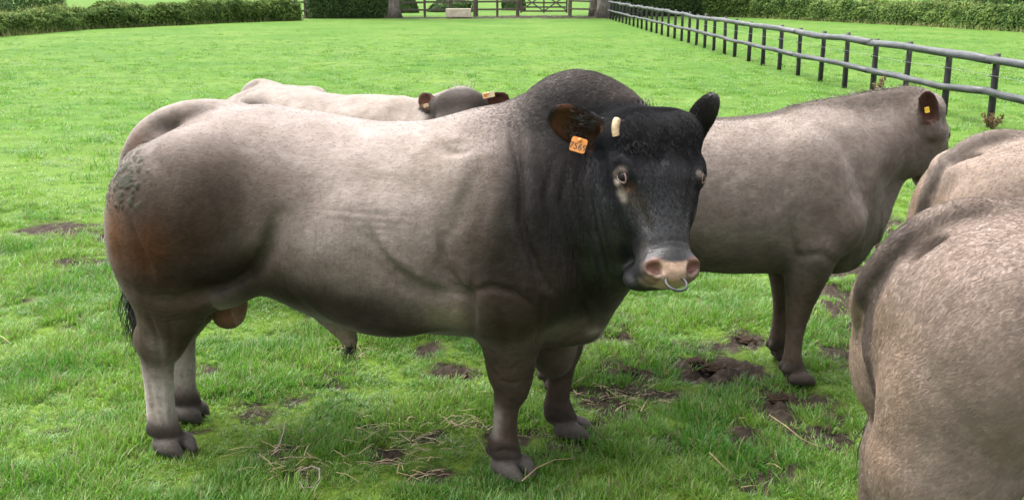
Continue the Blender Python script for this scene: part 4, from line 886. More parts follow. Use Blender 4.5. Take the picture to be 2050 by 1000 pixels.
# stub horns
def horn(base, d1, d2, ln, r):
    V_, F_ = [], []; ns, m = 9, 14; d1, d2 = nrm(d1), nrm(d2); c = np.array(base, float)
    for i in range(ns):
        t = i / (ns - 1); d = nrm(d1 * (1 - t) + d2 * t); e1 = nrm(np.cross(d, (0.3, 0.2, 1))); e2 = np.cross(d, e1)
        rr = r * (1 - 0.15 * t) * math.sqrt(max(0.0, 1 - max(0, (t - 0.78) / 0.22) ** 2)) + 0.0005
        for j in range(m): a = 2 * math.pi * j / m; V_.append(c + rr * (math.cos(a) * e1 + math.sin(a) * e2))
        if i:
            for j in range(m): F_.append(((i - 1) * m + j, (i - 1) * m + (j + 1) % m, i * m + (j + 1) % m, i * m + j))
        c = c + d * ln / (ns - 1)
    return mesh_np('horn', V_, [F_], HORN, bull, True)
hp = B.cast(FB, 1238, 262); horn(hp - 0.012 * hd.n + 0.012 * hd.a, -hd.x * 0.25 + hd.n * 0.25 - 0.9 * hd.a, hd.x * 0.55 - hd.a * 0.85 - 0.1 * hd.n, 0.062, 0.0165)
horn(hd.P(0.128, 0.10, -0.085), hd.x * 0.8 + hd.n * 0.4 - 0.4 * hd.a, hd.x * 0.1 + hd.n * 0.2 - hd.a * 0.9, 0.085, 0.019)
# nose ring
def torus(name, c, n, up, R, r, mat, parent, a0=0.0, a1=2 * math.pi, segs=40, m=10):
    n, up = nrm(n), nrm(np.asarray(up) - np.dot(up, nrm(n)) * nrm(n)); s_ = np.cross(n, up); V_, F_ = [], []
    for i in range(segs):
        a = a0 + (a1 - a0) * i / segs; d = math.cos(a) * up + math.sin(a) * s_
        for j in range(m): b = 2 * math.pi * j / m; V_.append(np.asarray(c) + (R + r * math.cos(b)) * d + r * math.sin(b) * n)
    for i in range(segs):
        for j in range(m): i2 = (i + 1) % segs; F_.append((i * m + j, i2 * m + j, i2 * m + (j + 1) % m, i * m + (j + 1) % m))
    return mesh_np(name, V_, [F_], mat, parent, True)
rc = hd.P(-0.006, 1.018, 0.004); o = torus('nose_ring', rc, hd.n * 0.80 - hd.a * 0.6, hd.a, 0.034, 0.0045, IRON, bull); tag(o, 'worn dark steel ring through the nostrils')
# ear tag
def ear_tag(parent, c, right, up, w, h, mat, text=None, th=0.003):
    right = nrm(right); up = nrm(np.asarray(up) - np.dot(up, right) * right); n = np.cross(right, up)
    bm = bmesh.new(); rr = min(w, h) * 0.16; ring = []
    for cx, cy, a0 in ((w / 2 - rr, h / 2 - rr, 0), (-w / 2 + rr, h / 2 - rr, 90), (-w / 2 + rr, -h / 2 + rr, 180), (w / 2 - rr, -h / 2 + rr, 270)):
        for q in range(4): a_ = math.radians(a0 + q * 30); ring.append((cx + rr * math.cos(a_), cy + rr * math.sin(a_)))
    top_ = [bm.verts.new((x_, y_, th / 2)) for x_, y_ in ring]; bot_ = [bm.verts.new((x_, y_, -th / 2)) for x_, y_ in ring]
    bm.faces.new(top_); bm.faces.new(bot_[::-1])
    for i_ in range(len(ring)): j_ = (i_ + 1) % len(ring); bm.faces.new((top_[i_], bot_[i_], bot_[j_], top_[j_]))
    R = Matrix((right, up, n)).transposed().to_4x4(); o = mesh_bm('ear_tag', bm, mat, parent); o.matrix_local = Matrix.Translation(Vector(c)) @ R
    bm = bmesh.new(); bmesh.ops.create_cone(bm, cap_ends=True, segments=14, radius1=min(w, h) * 0.17, radius2=min(w, h) * 0.13, depth=0.006)
    s_ = mesh_bm('stud', bm, mat, o, True); s_.location = (0, h * 0.34, th)
    if text:
        cu = bpy.data.curves.new('number', 'FONT'); cu.body = text; cu.size = h * 0.62; cu.align_x = 'CENTER'; cu.align_y = 'CENTER'; cu.extrude = 0.0003
        to = bpy.data.objects.new('tmp_text', cu); scn.collection.objects.link(to); dg = bpy.context.evaluated_depsgraph_get()
        me = bpy.data.meshes.new_from_object(to.evaluated_get(dg)); bpy.data.objects.remove(to); me.name = 'number'; me.materials.clear(); me.materials.append(INK)
        q = bpy.data.objects.new('number', me); link(q, o); q.location = (0, -h * 0.13, th * 0.5 + 0.0006); q.scale = (0.98, 1, 1)
    return o
tc = B.L(1158, 290, -0.335)
rt = B.d(np.array([0.95, -0.16, -0.26])); up_ = B.d(np.array([0.25, 0.1, 0.95]))
o = ear_tag(bull, tc, rt, up_, 0.053, 0.048, TAGM, '7569'); tag(o, 'orange ear tag with a dark number')

for b, tp, M, ln, wd in hd.ears[:1]:     # long hair inside the near ear
    rts = [b + M[0] * ln * q + M[1] * wd * w_ + M[2] * -0.002 for q in (0.25, 0.35, 0.45, 0.55) for w_ in (-0.25, -0.1, 0.1, 0.28)]
    strands('ear_hair', rts, M[0] * 0.75 + M[2] * 0.25, 0.045, 220, STRAND, bull, 0.008, 8, 0.0008, 0.006)
    strands('ear_hair', [b + M[0] * ln * q - M[1] * wd * 0.36 for q in (0.1, 0.2, 0.3, 0.4)], M[1] * 0.5 + M[0] * 0.5 + M[2] * 0.3, 0.04, 120, STRAND, bull, 0.006, 9, 0.0008, 0.006)

# curly forelock on the crown and brow
CURL = simple_mat('curly_forelock', (0.016, 0.0157, 0.017), 0.8, 0.4, 60, 0.1, Specular_IOR_Level=0.03)
rc_ = np.random.default_rng(77); rts = []
while len(rts) < 420:
    q = B.cast(FB, 1236 + 160 * rc_.random(), 208 + 105 * rc_.random() ** 1.3)
    if q is not None and hd.inv(q[None])[2][0] > -0.2: rts.append(q)
strands('forelock', rts, hd.a * 0.85 + hd.n * 0.30, 0.020, 3200, CURL, bull, 0.004, 12, 0.0006, 0.006)

# ---- the other cattle
def cow(name, label, fr, S, head, coat, h=0.0095, hair=(90000, 0.012, 0.0004), girth=1.0, rump=1.0, eyes=True, tags=(), seed=1, tail_r=1.0, mane=True, feet=None, nd=0.0, wdrop=0.0, thigh=1.0, gask=1.0, pin=0.0, tail_v=0.0, tail_u=0.0, back=0.0):
    """S scales heights; head = (poll, muzzle, facing, ears, size)"""
    W_ = 0.31 * girth; z = lambda q: q * S
    F = Field((-1.02, -0.62, -0.02), (1.72, 0.80, 1.62), h)
    F.loft([(-0.72, z(0.98), z(0.80), z(0.9), 0.06, 0), (-0.69, z(1.08), z(0.70), z(0.92), 0.14, 0), (-0.60, z(1.175), z(0.62), z(0.94), 0.23 * rump, 0), (-0.42, z(1.235), z(0.60), z(0.96), 0.285 * rump, 0), (-0.25, z(1.24), z(0.58), z(0.95), W_ * 0.95, 0),
            (0.0, z(1.215), z(0.525), z(0.88), W_ * 1.04, 0), (0.22, z(1.215), z(0.505), z(0.86), W_ * 1.03, 0), (0.42, z(1.235), z(0.500), z(0.87), W_ * 0.95, 0), (0.60, z(1.26 - wdrop), z(0.49), z(0.88), W_ * 0.85, 0),
            (0.74, z(1.22), z(0.49), z(0.86), W_ * 0.68, 0), (0.85, z(1.12), z(0.54), z(0.84), W_ * 0.45, 0), (0.91, z(1.0), z(0.66), z(0.82), W_ * 0.25, 0)])
    for s in (-1, 1):
        F.ell((-0.46 - back * .5 + pin * .3, s * 0.155 * rump, z(0.87)), (0.245 + back * .5, 0.175 * rump, z(0.30)), None, 0.07)
        F.ell((-0.54 - back, s * 0.135 * rump, z(0.74)), (0.17 * (1 + .3 * (thigh - 1)), 0.145 * rump, z(0.21)), None, 0.06)
        F.ell((-0.33, s * 0.18, z(0.74)), (0.12, 0.10, z(0.15)), None, 0.08)
        F.ell((-0.25, s * 0.205, z(1.165)), (0.085, 0.07, 0.05), None, 0.07)
        F.ell((-0.62 + pin, s * 0.085, z(1.08 - pin * .4)), (0.08, 0.07, 0.08), None, 0.05)
        ax = np.array([[0.94, 0, 0.34], [0, 1, 0], [-0.34, 0, 0.94]])
        F.ell((0.54, s * 0.195 * girth, z(0.90)), (0.14, 0.085, z(0.26)), ax, 0.10)
        F.ell((0.66, s * 0.185 * girth, z(0.76)), (0.12, 0.10, 0.13), None, 0.06); F.ell((0.52, s * 0.19, z(0.70)), (0.11, 0.085, 0.13), None, 0.06)
        gask_ = gask if s < 0 else 1.0; dh, df = (feet or {}).get(s, (0.0, 0.0))
        leg(F, [(-0.47, s * 0.16, z(0.72), 0.15 * thigh), (-0.53 + dh * .3, s * 0.15, z(0.56), 0.10 * thigh * gask_), (-0.60 + dh * .7 + (gask_ - 1) * .05, s * 0.14, z(0.46), 0.068 * gask_), (-0.615 + dh + (gask_ - 1) * .03, s * 0.14, z(0.36), 0.05 * (1 + .5 * (gask_ - 1))), (-0.615 + dh, s * 0.14, z(0.18), 0.041), (-0.615 + dh, s * 0.14, 0.11, 0.047), (-0.59 + dh, s * 0.14, 0.055, 0.042)], 0.035, 0.85)
        hoof(F, -0.59 + dh, s * 0.14, 0.08, 0, 0.88)
        leg(F, [(0.56, s * 0.185, z(0.66), 0.125), (0.57 + df * .5, s * 0.165, z(0.52), 0.096), (0.575 + df * .8, s * 0.155, z(0.40), 0.066), (0.58 + df, s * 0.15, z(0.33), 0.054), (0.575 + df, s * 0.15, z(0.25), 0.041), (0.57 + df, s * 0.15, 0.15, 0.040), (0.572 + df, s * 0.15, 0.105, 0.046), (0.59 + df, s * 0.15, 0.055, 0.042)], 0.035, 0.9)
        hoof(F, 0.60 + df, s * 0.15, 0.08, 0, 0.88)
    poll, muz, facing, ears, hs_ = head; poll = np.asarray(poll, float); hd_ = Head(poll, muz, facing, hs_)
    hb = hd_.P(0, 0.22, -0.18)
    F.chain([((0.60, 0, z(0.98)), 0.235), (np.array([0.60, 0, z(0.98)]) * 0.45 + hb * 0.55 + (0.02, 0, -0.01 - nd), 0.185), (hb, 0.125)], 0.07, 0.85)
    top = hd_.P(0, 0.06, -0.16)
    F.chain([((0.52, 0, z(1.16 - wdrop)), 0.10), (np.array([0.52, 0, z(1.16)]) * 0.5 + top * 0.5 + (0, 0, 0.01 - nd), 0.095), (top, 0.085)], 0.06, 0.7)
    thr = hd_.P(0, 0.55, -0.26)
    F.chain([((0.80, 0, z(0.58)), 0.075), ((0.88, 0, z(0.72)), 0.085), (np.array([0.88, 0, z(0.72)]) * 0.5 + thr * 0.5 + (0.0, 0, -0.015), 0.07), (thr, 0.07)], 0.07, 0.7)
    R = tail_r
    F.chain([((-0.36, 0, z(1.215)), 0.038), ((-0.48, 0, z(1.225)), 0.040 * R), ((-0.58, 0, z(1.195)), 0.039 * R), ((-0.66 - tail_u * .7, 0, z(1.125)), 0.036 * R), ((-0.715 - tail_u, tail_v * .1, z(1.02)), 0.032 * R), ((-0.745 - tail_u * .6 + .12 * tail_v, tail_v * .4, z(0.90)), 0.026 * R), ((-0.75 + .45 * tail_v, tail_v * .85 + 0.01, z(0.70)), 0.021 * R), ((-0.735 + 0.6 * tail_v, tail_v + 0.02, z(0.52)), 0.017 * R)], 0.03)
    for s in (-1, 1): F.ell((-0.61, s * 0.072, z(1.135)), (0.07, 0.026, 0.045), None, 0.03, True)
    hd_.build(F, ears, 0.92, mz=0.9)
    for pts, w, d in ([[(-0.16, 0.86), (-0.20, 0.74), (-0.27, 0.66), (-0.36, 0.60)], 0.035, 0.022], [[(0.40, 0.86), (0.42, 0.72), (0.47, 0.64), (0.46, 0.56)], 0.022, 0.014], [[(0.62, 1.16), (0.72, 1.0), (0.76, 0.86)], 0.04, 0.012],
                      [[(0.46, 0.64), (0.56, 0.66), (0.64, 0.60)], 0.02, 0.010], [[(-0.62, 0.86), (-0.56, 0.76), (-0.50, 0.66)], 0.025, 0.010]):
        F.groove([(a, z(b)) for a, b in pts], w, d)
    V, Q = F.mesh(); N, AR = vnormals(V, Q)
    n1, n2 = fbm(V, 5, 4, seed), fbm(V, 26, 3, seed + 5); V = V + N * (0.003 * (n2 - 0.5))[:, None]
    Vw = V + 0.08 * (np.stack([fbm(V, 3.5, 3, s + seed) for s in (31, 32, 33)], 1) - 0.5)
    col, hcol = coat(Vw, V, n1, n2)
    x, t, nn = hd_.inv(V); inh = smooth(-0.14, 0.02, t) * smooth(-0.36, -0.27, nn) * smooth(0.24, 0.17, np.abs(x)) * (t < 1.15)
    gb = lambda x0, t0, n0, rx, rt, rn, p=1.0: np.exp(-(((np.abs(x) - x0) / rx) ** 2 + ((t - t0) / rt) ** 2 + ((nn - n0) / rn) ** 2) ** p)
    col = blend(col, inh * 0.9, hcol); col = blend(col, inh * gb(0.12, 0.44, -0.055, 0.03, 0.08, 0.03, 1.5) * 0.9, (0.45, 0.38, 0.33))
    col = blend(col, inh * smooth(0.86, 0.93, t), (0.40, 0.30, 0.26))
    for b, tp, M, ln, wd in hd_.ears:
        q = V - b; a1, a2, a3 = q @ M[0], q @ M[1], q @ M[2]; w = ((a1 > 0.02) & (a1 < ln * 1.1) & (np.abs(a2) < wd * 0.62) & (np.abs(a3) < 0.035)).astype(float)
        col = blend(col, w * 0.9, np.array(hcol) * 0.6); cup = w * smooth(-0.012, -0.005, a3) * smooth(wd * 0.46, wd * 0.36, np.abs(a2)) * (N @ M[2] > 0.3); col = blend(col, cup * 0.85, (0.060, 0.026, 0.018))
    n3 = fbm(V, 15, 4, 91 + seed, 0.6); col = col * (0.82 + 0.36 * n3[:, None])
    zz = V[:, 2]; col = blend(col, smooth(0.15, 0.09, zz) * 0.85, (0.06, 0.05, 0.044)); col = np.clip(col * (0.86 + 0.28 * n2[:, None]), 0.005, 0.8) * 0.74
    root = empty(name, fr.O, fr.rz); tag(root, label, 'cow', None); mesh_np('body', V, [Q], COAT, root, True, {'coat': col, 'fold': np.full(len(V), 0.12), 'gloss': np.zeros(len(V))})
    hd_.eyes(root, (EYE_W, EYE_I, LIDD), 0.92)
    def flow(P):
        T = np.tile(np.array([-0.72, 0.0, -0.58]), (len(P), 1)); lw_ = smooth(0.62, 0.45, P[:, 2])[:, None]; T = T * (1 - lw_) + np.array([-0.1, 0, -1.0]) * lw_
        _, t_, n_ = hd_.inv(P); w = (smooth(-0.05, 0.1, t_) * smooth(-0.34, -0.28, n_))[:, None]; return T * (1 - w) + hd_.a[None] * 0.9 * w
    if FUR_ON: fur('hair_coat', V, Q, N, AR, col, hair[0], hair[1], hair[2], flow, root, seed, 0.13, None, smooth(0.03, 0.07, V[:, 2]) * (1 - inh * smooth(0.9, 0.93, t)))
    strands('tail_switch', [np.array([-0.735 + 0.6 * tail_v, 0.02 + tail_v, z(0.54)]), np.array([-0.73 + 0.6 * tail_v, 0.02 + tail_v, z(0.46)])], (0, 0, -1), 0.24, 160, STRAND, root, 0.014, seed, 0.0024, 0.02)
    if mane:
        c0 = np.array([0.55, 0, z(1.255)]); rts = [c0 * (1 - k) + hd_.P(0, -0.02, -0.13) * k + np.array([0, 0, 0.0]) for k in np.linspace(0.75, 1.0, 5)]
        snap = lambda u_, v_: next((np.array([u_, v_, q]) for q in np.arange(1.58, 0.9, -0.004) if F.tri(np.array([[u_, v_, q]]))[0] < 0), None)
        ridge = [snap(c0[0] + (top[0] - c0[0]) * k, top[1] * k) for k in np.linspace(-0.15, 1.0, 40)]; ridge = [p for p in ridge if p is not None]
        if len(ridge) > 5 and mane == 'ridge': strands('mane', ridge, (-0.97, 0, 0.02), 0.016, 600, HAIRG, root, 0.007, seed, 0.0008, 0.004)
        strands('poll_hair', [hd_.P(q, 0.0, -0.10) for q in (-0.04, 0, 0.04)], -hd_.a - 0.3 * hd_.n, 0.06, 90, HAIRG, root, 0.012, seed, 0.0012, 0.01)
    for c, rt_, up__, w, hh, mt, lb in tags: tag(ear_tag(root, c, rt_, up__, w, hh, mt), lb)
    return root, hd_
HAIRG = simple_mat('grey_hair', (0.07, 0.058, 0.05), 0.5, 0.3, 60, 0.1)
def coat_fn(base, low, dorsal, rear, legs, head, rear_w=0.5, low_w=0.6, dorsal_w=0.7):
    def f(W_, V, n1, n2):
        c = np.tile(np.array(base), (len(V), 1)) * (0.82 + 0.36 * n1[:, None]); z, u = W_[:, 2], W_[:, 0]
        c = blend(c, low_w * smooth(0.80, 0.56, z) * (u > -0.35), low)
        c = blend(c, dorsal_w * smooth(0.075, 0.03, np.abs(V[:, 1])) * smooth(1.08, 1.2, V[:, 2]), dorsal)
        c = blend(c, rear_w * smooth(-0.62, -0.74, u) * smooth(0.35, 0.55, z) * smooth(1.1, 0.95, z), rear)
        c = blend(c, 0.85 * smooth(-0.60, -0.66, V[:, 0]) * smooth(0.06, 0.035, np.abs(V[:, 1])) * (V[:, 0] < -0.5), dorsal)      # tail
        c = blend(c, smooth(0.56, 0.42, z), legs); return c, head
    return f
# A: the cow looking away behind the bull's head
A = Frame((0.775, 4.49), -4); dA = lambda *v: A.d(np.array(v, float))
pA = A.L(1866, 173, 0.06); mA = pA + 0.47 * dA(0.36, 0.22, -0.9)
eA = [(A.L(1866, 248, -0.06), A.L(1853, 186, -0.10), dA(-0.30, -0.93, 0.15), 0.165, 0.090), (A.L(1885, 225, 0.25), A.L(1893, 205, 0.40), dA(0.5, 0.6, 0.2), 0.15, 0.085)]
eA = [eA[1], eA[0]]
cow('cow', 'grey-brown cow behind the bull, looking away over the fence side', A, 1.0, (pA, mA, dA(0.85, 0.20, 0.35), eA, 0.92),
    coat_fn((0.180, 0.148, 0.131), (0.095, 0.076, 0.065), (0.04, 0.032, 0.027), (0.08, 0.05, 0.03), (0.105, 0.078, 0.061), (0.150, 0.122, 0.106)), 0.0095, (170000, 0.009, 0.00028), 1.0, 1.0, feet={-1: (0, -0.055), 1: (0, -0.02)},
    mane='ridge', tags=[(A.L(1856, 220, -0.095), dA(0.9, -0.25, 0.25), dA(-0.3, 0, 0.95), 0.020, 0.026, TAGY, 'yellow tag inside the dark ear')], seed=3)
# Bk: the pale cow half hidden behind the bull's back, facing the camera
K = Frame((-1.11, 5.65), 40); dK = lambda *v: K.d(np.array(v, float))
pK = K.L(921, 174, -0.10); mK = pK + dK(0.0, -0.24, -0.36)
eK = [(K.L(873, 210, -0.12), K.L(834, 196, -0.10), dK(-0.1, -1, 0.05), 0.135, 0.092), None]
hK = Head(pK, mK, dK(0.0, -0.9, 0.45), 0.84); bK = hK.P(0.12, 0.12, -0.12); eK[1] = (bK, bK + 0.13 * (0.93 * hK.x - 0.36 * hK.a), dK(0.1, -1, 0.05), 0.135, 0.092)
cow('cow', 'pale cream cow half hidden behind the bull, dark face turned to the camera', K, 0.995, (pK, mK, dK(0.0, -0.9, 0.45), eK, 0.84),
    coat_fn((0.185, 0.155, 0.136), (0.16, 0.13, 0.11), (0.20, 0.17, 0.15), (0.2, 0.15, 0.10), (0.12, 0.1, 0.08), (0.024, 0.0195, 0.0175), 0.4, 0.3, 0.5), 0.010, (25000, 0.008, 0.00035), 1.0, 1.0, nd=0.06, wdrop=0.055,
    tags=[(K.L(978, 190, -0.10), dK(0.97, 0, 0.2), dK(-0.2, 0, 0.95), 0.056, 0.026, TAGP, 'pale ear tag behind the dark ear'), (K.L(972, 191, -0.125), dK(0.97, 0, 0.2), dK(-0.2, 0, 0.95), 0.018, 0.018, TAGM, 'small orange button tag'),
          (K.L(853, 211, -0.125), dK(0.95, 0, 0.3), dK(-0.3, 0, 0.95), 0.026, 0.016, TAGP, 'small pale tag on the ear edge')], seed=4)
# C: the tan rump behind, D: the nearest rump at the right edge; both face out of the picture
Cc = Frame((2.40, 3.92), 4); pos = lambda u, v, w: np.array([u, v, w])
gen_head = lambda: (pos(1.20, 0.02, 1.22), pos(1.50, 0.06, 0.86), pos(0.75, 0, 0.66), [(pos(1.15, 0.12, 1.18), pos(1.10, 0.30, 1.19), pos(0.6, 0.3, -0.5), 0.17, 0.10), (pos(1.15, -0.09, 1.18), pos(1.10, -0.27, 1.19), pos(0.6, -0.3, -0.5), 0.17, 0.10)], 0.82)
def flip_head(hh):
    p, m_, f_, e, s = hh; return (p, m_, f_, [e[1], e[0]], s)
cow('cow', 'tan cow at the right edge, rump seen just beyond the nearest cow', Cc, 0.985, flip_head(gen_head()),
    coat_fn((0.175, 0.135, 0.112), (0.13, 0.112, 0.09), (0.09, 0.075, 0.066), (0.17, 0.105, 0.055), (0.1, 0.078, 0.06), (0.07, 0.055, 0.05)), 0.010, (130000, 0.011, 0.0003), 1.02, 1.05, seed=5, tail_v=0.10, back=0.03, tail_r=0.9)
Dd = Frame((1.695, 2.55), 5)
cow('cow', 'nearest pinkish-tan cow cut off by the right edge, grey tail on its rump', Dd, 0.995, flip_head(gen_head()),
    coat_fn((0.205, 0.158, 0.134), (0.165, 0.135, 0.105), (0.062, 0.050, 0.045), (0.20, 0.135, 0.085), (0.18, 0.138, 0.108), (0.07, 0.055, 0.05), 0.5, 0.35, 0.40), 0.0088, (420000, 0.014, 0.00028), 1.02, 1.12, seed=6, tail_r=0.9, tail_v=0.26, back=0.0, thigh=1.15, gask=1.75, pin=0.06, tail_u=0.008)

# ------------------------------------------------------------------ clods, dead stalks and straw on the ground
SOIL = simple_mat('damp_soil', (0.024, 0.0165, 0.011), 0.9, 0.6, 30, 0.8, 0.015, Specular_IOR_Level=0.04); STRAW = simple_mat('dry_straw', (0.16, 0.115, 0.06), 0.7, 0.4, 20, 0.1); TWIG = simple_mat('grey_twig', (0.11, 0.09, 0.07), 0.8, 0.3, 30, 0.3)
for i, (px, py, s, lb) in enumerate([(1495, 680, 0.050, 'dark clod of earth in the grass left of the cow\'s forelegs'), (1432, 738, 0.055, 'broken clod of earth at the right of the trodden mud'), (1388, 726, 0.045, 'small upright clod at the left of the trodden mud'),
        (1262, 742, 0.045, 'flat clod of mud just right of the bull\'s chest'), (1608, 806, 0.060, 'wide clod of mud in front of the cow\'s hooves'), (1492, 888, 0.055, 'lump of mud in the grass nearest the bottom right'),
        (1765, 490, 0.060, 'lump of grey mud on the bare patch beside the nearest cow'), (910, 748, 0.050, 'dark clod of mud under the bull\'s belly'), (1440, 762, 0.035, 'smallest clod just below the trodden mud'), (1555, 800, 0.04, 'dark clod left of the wide mud clod')]):
    g = ground(px, py); r = np.random.default_rng(100 + i); bm = bmesh.new(); bmesh.ops.create_icosphere(bm, subdivisions=4, radius=1.0)
    P = np.array([v.co[:] for v in bm.verts]); d = 0.40 + 0.95 * fbm(P + i * 7.3, 1.9, 4, 7, 0.7) + 0.35 * (vnoise(P + i * 3.1, 6, 3) - 0.5)
    for v, k in zip(bm.verts, d): v.co = Vector((v.co.x * k * s * 1.35, v.co.y * k * s, v.co.z * k * s * 0.42))
    o = mesh_bm('earth_clod', bm, SOIL, None, True); hz = height(np.array([g[0]]), np.array([g[1]]))[0]; o.location = (g[0], g[1], hz + s * 0.10); o.rotation_euler = (0, 0, r.random() * 6.28); tag(o, lb, 'clod', 'clods of earth')
def stalk(name, pxs, rad, mat, lb, lift=0.035, seed=0):
    P = []
    for i, (px, py) in enumerate(pxs):
        g = ground(px, py, lift); P.append((g[0], g[1], lift + 0.012 * math.sin(i * 1.3 + seed) + height(np.array([g[0]]), np.array([g[1]]))[0]))
    o = tube(name, P, np.linspace(rad, rad * 0.5, len(P)), mat, None, 7, 0.1, seed); tag(o, lb, 'stalk'); return o
stalk('dry_stalk', [(1045, 958), (1075, 940), (1110, 922), (1150, 912)], 0.0032, STRAW, 'pale dry stalk lying beside the bull\'s near front hoof', 0.05)
stalk('dry_stalk', [(1540, 828), (1575, 850), (1605, 868), (1640, 886)], 0.0035, STRAW, 'long pale stalk lying in the grass left of the nearest cow', 0.05, 1)
stalk('dry_stalk', [(1420, 912), (1445, 926), (1468, 938)], 0.003, STRAW, 'short pale stalk near the bottom right of the grass', 0.045, 2)
stalk('dry_stalk', [(905, 858), (950, 838), (990, 828)], 0.003, STRAW, 'thin pale stalk lying left of the bull\'s near front leg', 0.05, 3)
stalk('grey_twig', [(552, 902), (560, 880), (568, 862), (572, 845)], 0.004, TWIG, 'crooked grey twig lying in the grass under the bull', 0.04, 4)
stalk('root_loop', [(602, 930), (625, 932), (640, 945), (640, 962), (625, 970), (606, 968), (598, 958)], 0.004, TWIG, 'curled brown root sticking out of the grass at the bottom', 0.045, 5)
def straw(n, spots_, seed):
    r = np.random.default_rng(seed); V_, F_ = [], []
    for i in range(n):
        px, py, rx, ry = spots_[r.integers(len(spots_))]; g = ground(px + r.normal(0, rx), py + r.normal(0, ry)); a = r.normal(0, 0.7); L = 0.03 + 0.09 * r.random() ** 1.5; d = np.array([math.cos(a), math.sin(a), r.normal(0, 0.18)]); s = np.array([-d[1], d[0], 0]) * (0.0011 + 0.0014 * r.random())
        z = height(np.array([g[0]]), np.array([g[1]]))[0] + 0.012 + 0.03 * r.random(); p = np.array([g[0], g[1], z]); bend = np.array([0, 0, 0.012 * r.random()]); b = len(V_)
        V_ += [p - d * L / 2 - s, p - d * L / 2 + s, p - s + bend, p + s + bend, p + d * L / 2 - s * 0.6, p + d * L / 2 + s * 0.6]; F_ += [(b, b + 1, b + 3, b + 2), (b + 2, b + 3, b + 5, b + 4)]
    o = mesh_np('straw_litter', V_, [F_], STRAW, None, False); tag(o, 'dead yellow straw strewn on the trodden grass', 'straw', None, 'stuff')
straw(260, [(850, 890, 60, 18), (840, 945, 55, 16), (790, 880, 55, 20), (610, 940, 40, 16), (1225, 795, 40, 14), (930, 852, 30, 10), (1280, 800, 40, 12), (860, 900, 70, 25), (560, 910, 60, 22), (700, 705, 30, 8), (1150, 470, 900, 90), (1000, 850, 600, 80)], 9)

# ------------------------------------------------------------------ grass: tufts of real blades scattered over the field
def grass_mat(name, lo, hi, tip):
    m = Mat(name); oi = m.n('ShaderNodeObjectInfo'); tone = m.attr('tone', 'Fac'); h = m.attr('along', 'Fac')
    tx = m.n('ShaderNodeTexNoise'); tx.inputs['Scale'].default_value = 1.7; tx.inputs['Detail'].default_value = 4; m.l(oi.outputs['Location'], tx.inputs['Vector']); av = m.n('ShaderNodeMath', operation='MULTIPLY_ADD'); m.l(oi.outputs['Random'], av.inputs[0]); av.inputs[1].default_value = 0.35; rm = m.n('ShaderNodeMapRange'); rm.inputs['From Min'].default_value = 0.38; rm.inputs['From Max'].default_value = 0.64; rm.inputs['To Max'].default_value = 0.72; m.l(tx.outputs['Fac'], rm.inputs['Value']); m.l(rm.outputs[0], av.inputs[2]); c = m.mix(av.outputs[0], lo, hi); c = m.mix(1.0, c, m.ramp(tone, [(0, (0.6, 0.62, 0.55)), (1, (1.35, 1.28, 1.3))]), 'MULTIPLY')
    c = m.mix(m.ramp(tone, [(0.86, (0, 0, 0)), (0.9, (1, 1, 1))]), c, tip)
    m.base(c); m.set(Roughness=0.42); m.b.inputs['Specular IOR Level'].default_value = 0.5
    tb = m.n('ShaderNodeBsdfTranslucent'); m.l(c, tb.inputs[0]); ms = m.n('ShaderNodeMixShader'); ms.inputs[0].default_value = 0.5
    m.l(m.b.outputs[0], ms.inputs[1]); m.l(tb.outputs[0], ms.inputs[2]); m.l(ms.outputs[0], m.out.inputs[0]); return m.m
GRASS = grass_mat('grass_blade', (0.038, 0.150, 0.012), (0.140, 0.268, 0.031), (0.18, 0.17, 0.07))
def tuft_mesh(name, n, rad, lo, hi, width, seed, lean=0.5, segs=3):
    r = np.random.default_rng(seed); V_, F_, tone, al = [], [], [], []
    for i in range(n):
        a = r.random() * 6.28; q = rad * math.sqrt(r.random()); p = np.array([q * math.cos(a), q * math.sin(a), -0.01]); L = lo + (hi - lo) * r.random() ** 1.3
        b = a + r.normal(0, 1.0); d = np.array([math.cos(b), math.sin(b)]); ln = lean * (0.3 + r.random()); s = np.array([-d[1], d[0], 0]); w = width * (0.6 + 0.7 * r.random()); t_ = r.random(); b0 = len(V_)
        for j in range(segs + 1):
            t = j / segs; c = p + np.array([d[0] * ln * L * t ** 1.8, d[1] * ln * L * t ** 1.8, L * (t - 0.28 * ln * t * t)]); ww = w * (1 - t ** 1.6)
            if j < segs: V_ += [c - s * ww, c + s * ww]; tone += [t_] * 2; al += [t] * 2
            else: V_.append(c); tone.append(t_); al.append(t)
        for j in range(segs - 1): F_.append((b0 + 2 * j, b0 + 2 * j + 1, b0 + 2 * j + 3, b0 + 2 * j + 2))
        F_.append((b0 + 2 * segs - 2, b0 + 2 * segs - 1, b0 + 2 * segs, b0 + 2 * segs))
    quads = [f for f in F_ if f[2] != f[3]]; tris = [f[:3] for f in F_ if f[2] == f[3]]
    o = mesh_np(name, V_, [quads, tris], GRASS, None, True, {'tone': np.array(tone), 'along': np.array(al)}); scn.collection.objects.unlink(o); return o
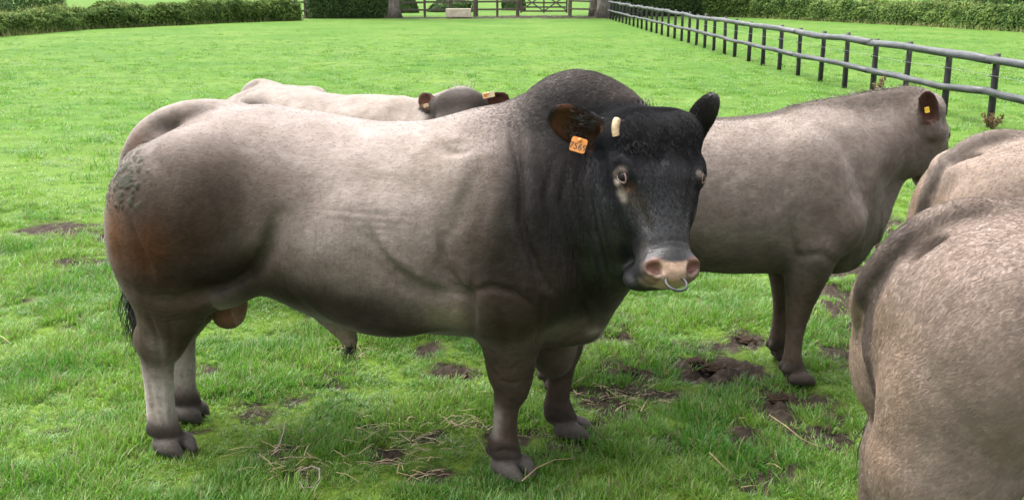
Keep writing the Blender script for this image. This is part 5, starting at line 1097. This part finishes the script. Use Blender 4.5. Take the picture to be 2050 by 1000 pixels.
def scatter(name, label, P, rot, sc, tufts):
    col_ = bpy.data.collections.new(name + '_kinds')
    for t in tufts: col_.objects.link(t)
    me = bpy.data.meshes.new(name); me.vertices.add(len(P)); me.vertices.foreach_set('co', P.astype(np.float32).ravel())
    at = me.attributes.new('rot', 'FLOAT_VECTOR', 'POINT'); at.data.foreach_set('vector', rot.astype(np.float32).ravel())
    at = me.attributes.new('size', 'FLOAT_VECTOR', 'POINT'); at.data.foreach_set('vector', sc.astype(np.float32).ravel())
    o = bpy.data.objects.new(name, me); link(o); tag(o, label, 'grass', None, 'stuff')
    g = bpy.data.node_groups.new(name, 'GeometryNodeTree'); g.interface.new_socket('Geometry', in_out='INPUT', socket_type='NodeSocketGeometry'); g.interface.new_socket('Geometry', in_out='OUTPUT', socket_type='NodeSocketGeometry')
    N_ = lambda t: g.nodes.new(t); i, q = N_('NodeGroupInput'), N_('NodeGroupOutput'); ci = N_('GeometryNodeCollectionInfo'); ci.inputs['Collection'].default_value = col_; ci.inputs['Separate Children'].default_value = True; ci.inputs['Reset Children'].default_value = True
    ip = N_('GeometryNodeInstanceOnPoints'); ip.inputs['Pick Instance'].default_value = True
    for nm, sock in (('rot', 'Rotation'), ('size', 'Scale')):
        a = N_('GeometryNodeInputNamedAttribute'); a.data_type = 'FLOAT_VECTOR'; a.inputs[0].default_value = nm; g.links.new(a.outputs[0], ip.inputs[sock])
    g.links.new(i.outputs[0], ip.inputs['Points']); g.links.new(ci.outputs[0], ip.inputs['Instance']); g.links.new(ip.outputs[0], q.inputs[0])
    md = o.modifiers.new('scatter', 'NODES'); md.node_group = g; return o
rg = np.random.default_rng(55)
def spots(n, y0, y1, power=1.0, margin=0.7):
    t = rg.random(n); y = (y0 ** power + t * (y1 ** power - y0 ** power)) ** (1 / power); hw = y * 0.53 + margin; x = (rg.random(n) * 2 - 1) * hw; return x, y
def field(n, y0, y1, s0, s1, thin=1.0, power=2.0):
    x, y = spots(n, y0, y1, power); m = mud(x, y); P = xy0(x, y)
    clump = fbm(P, 3.2, 4, 61, 0.6); keep = rg.random(n) > np.clip(m * 1.5, 0, 0.96) * thin
    keep &= rg.random(n) < 0.45 + 1.1 * smooth(0.34, 0.62, clump)
    if y1 > 20: keep &= (rg.random(n) > smooth(9, 44, y) ** 0.7) & (rg.random(n) < smooth(5.0, 9.5, y))
    else: keep &= rg.random(n) > smooth(5.2, 9.4, y)
    x, y, clump = x[keep], y[keep], clump[keep]; z = height(x, y); k = len(x)
    rot = np.stack([rg.normal(0, 0.16, k), rg.normal(0, 0.16, k), rg.random(k) * 6.28], 1)
    s = (s0 + (s1 - s0) * rg.random(k)) * (0.45 + 1.15 * smooth(0.36, 0.70, clump)); sc = np.stack([0.5 * s + 0.5, 0.5 * s + 0.5, s], 1) * (s0 * 0.5 + 0.5)
    return np.stack([x, y, z], 1), rot, np.stack([s * 0.4 + 0.6, s * 0.4 + 0.6, s], 1)
near_t = [tuft_mesh('tuft', 46, 0.055, 0.022, 0.064, 0.0021, s, 0.75) for s in range(6)] + [tuft_mesh('tuft', 30, 0.06, 0.02, 0.055, 0.0020, s + 40, 1.1) for s in range(3)]
scatter('meadow_grass', 'short lush pasture grass around and in front of the cattle', *field(60000, 2.3, 9.5, 0.5, 1.15), near_t)
mid_t = [tuft_mesh('tuft', 60, 0.16, 0.02, 0.07, 0.0042, s + 60, 0.9, 2) for s in range(5)]
scatter('meadow_grass', 'cropped bright pasture grass in the middle of the field', *field(42000, 5.0, 44, 0.40, 0.8, 0.7), mid_t)
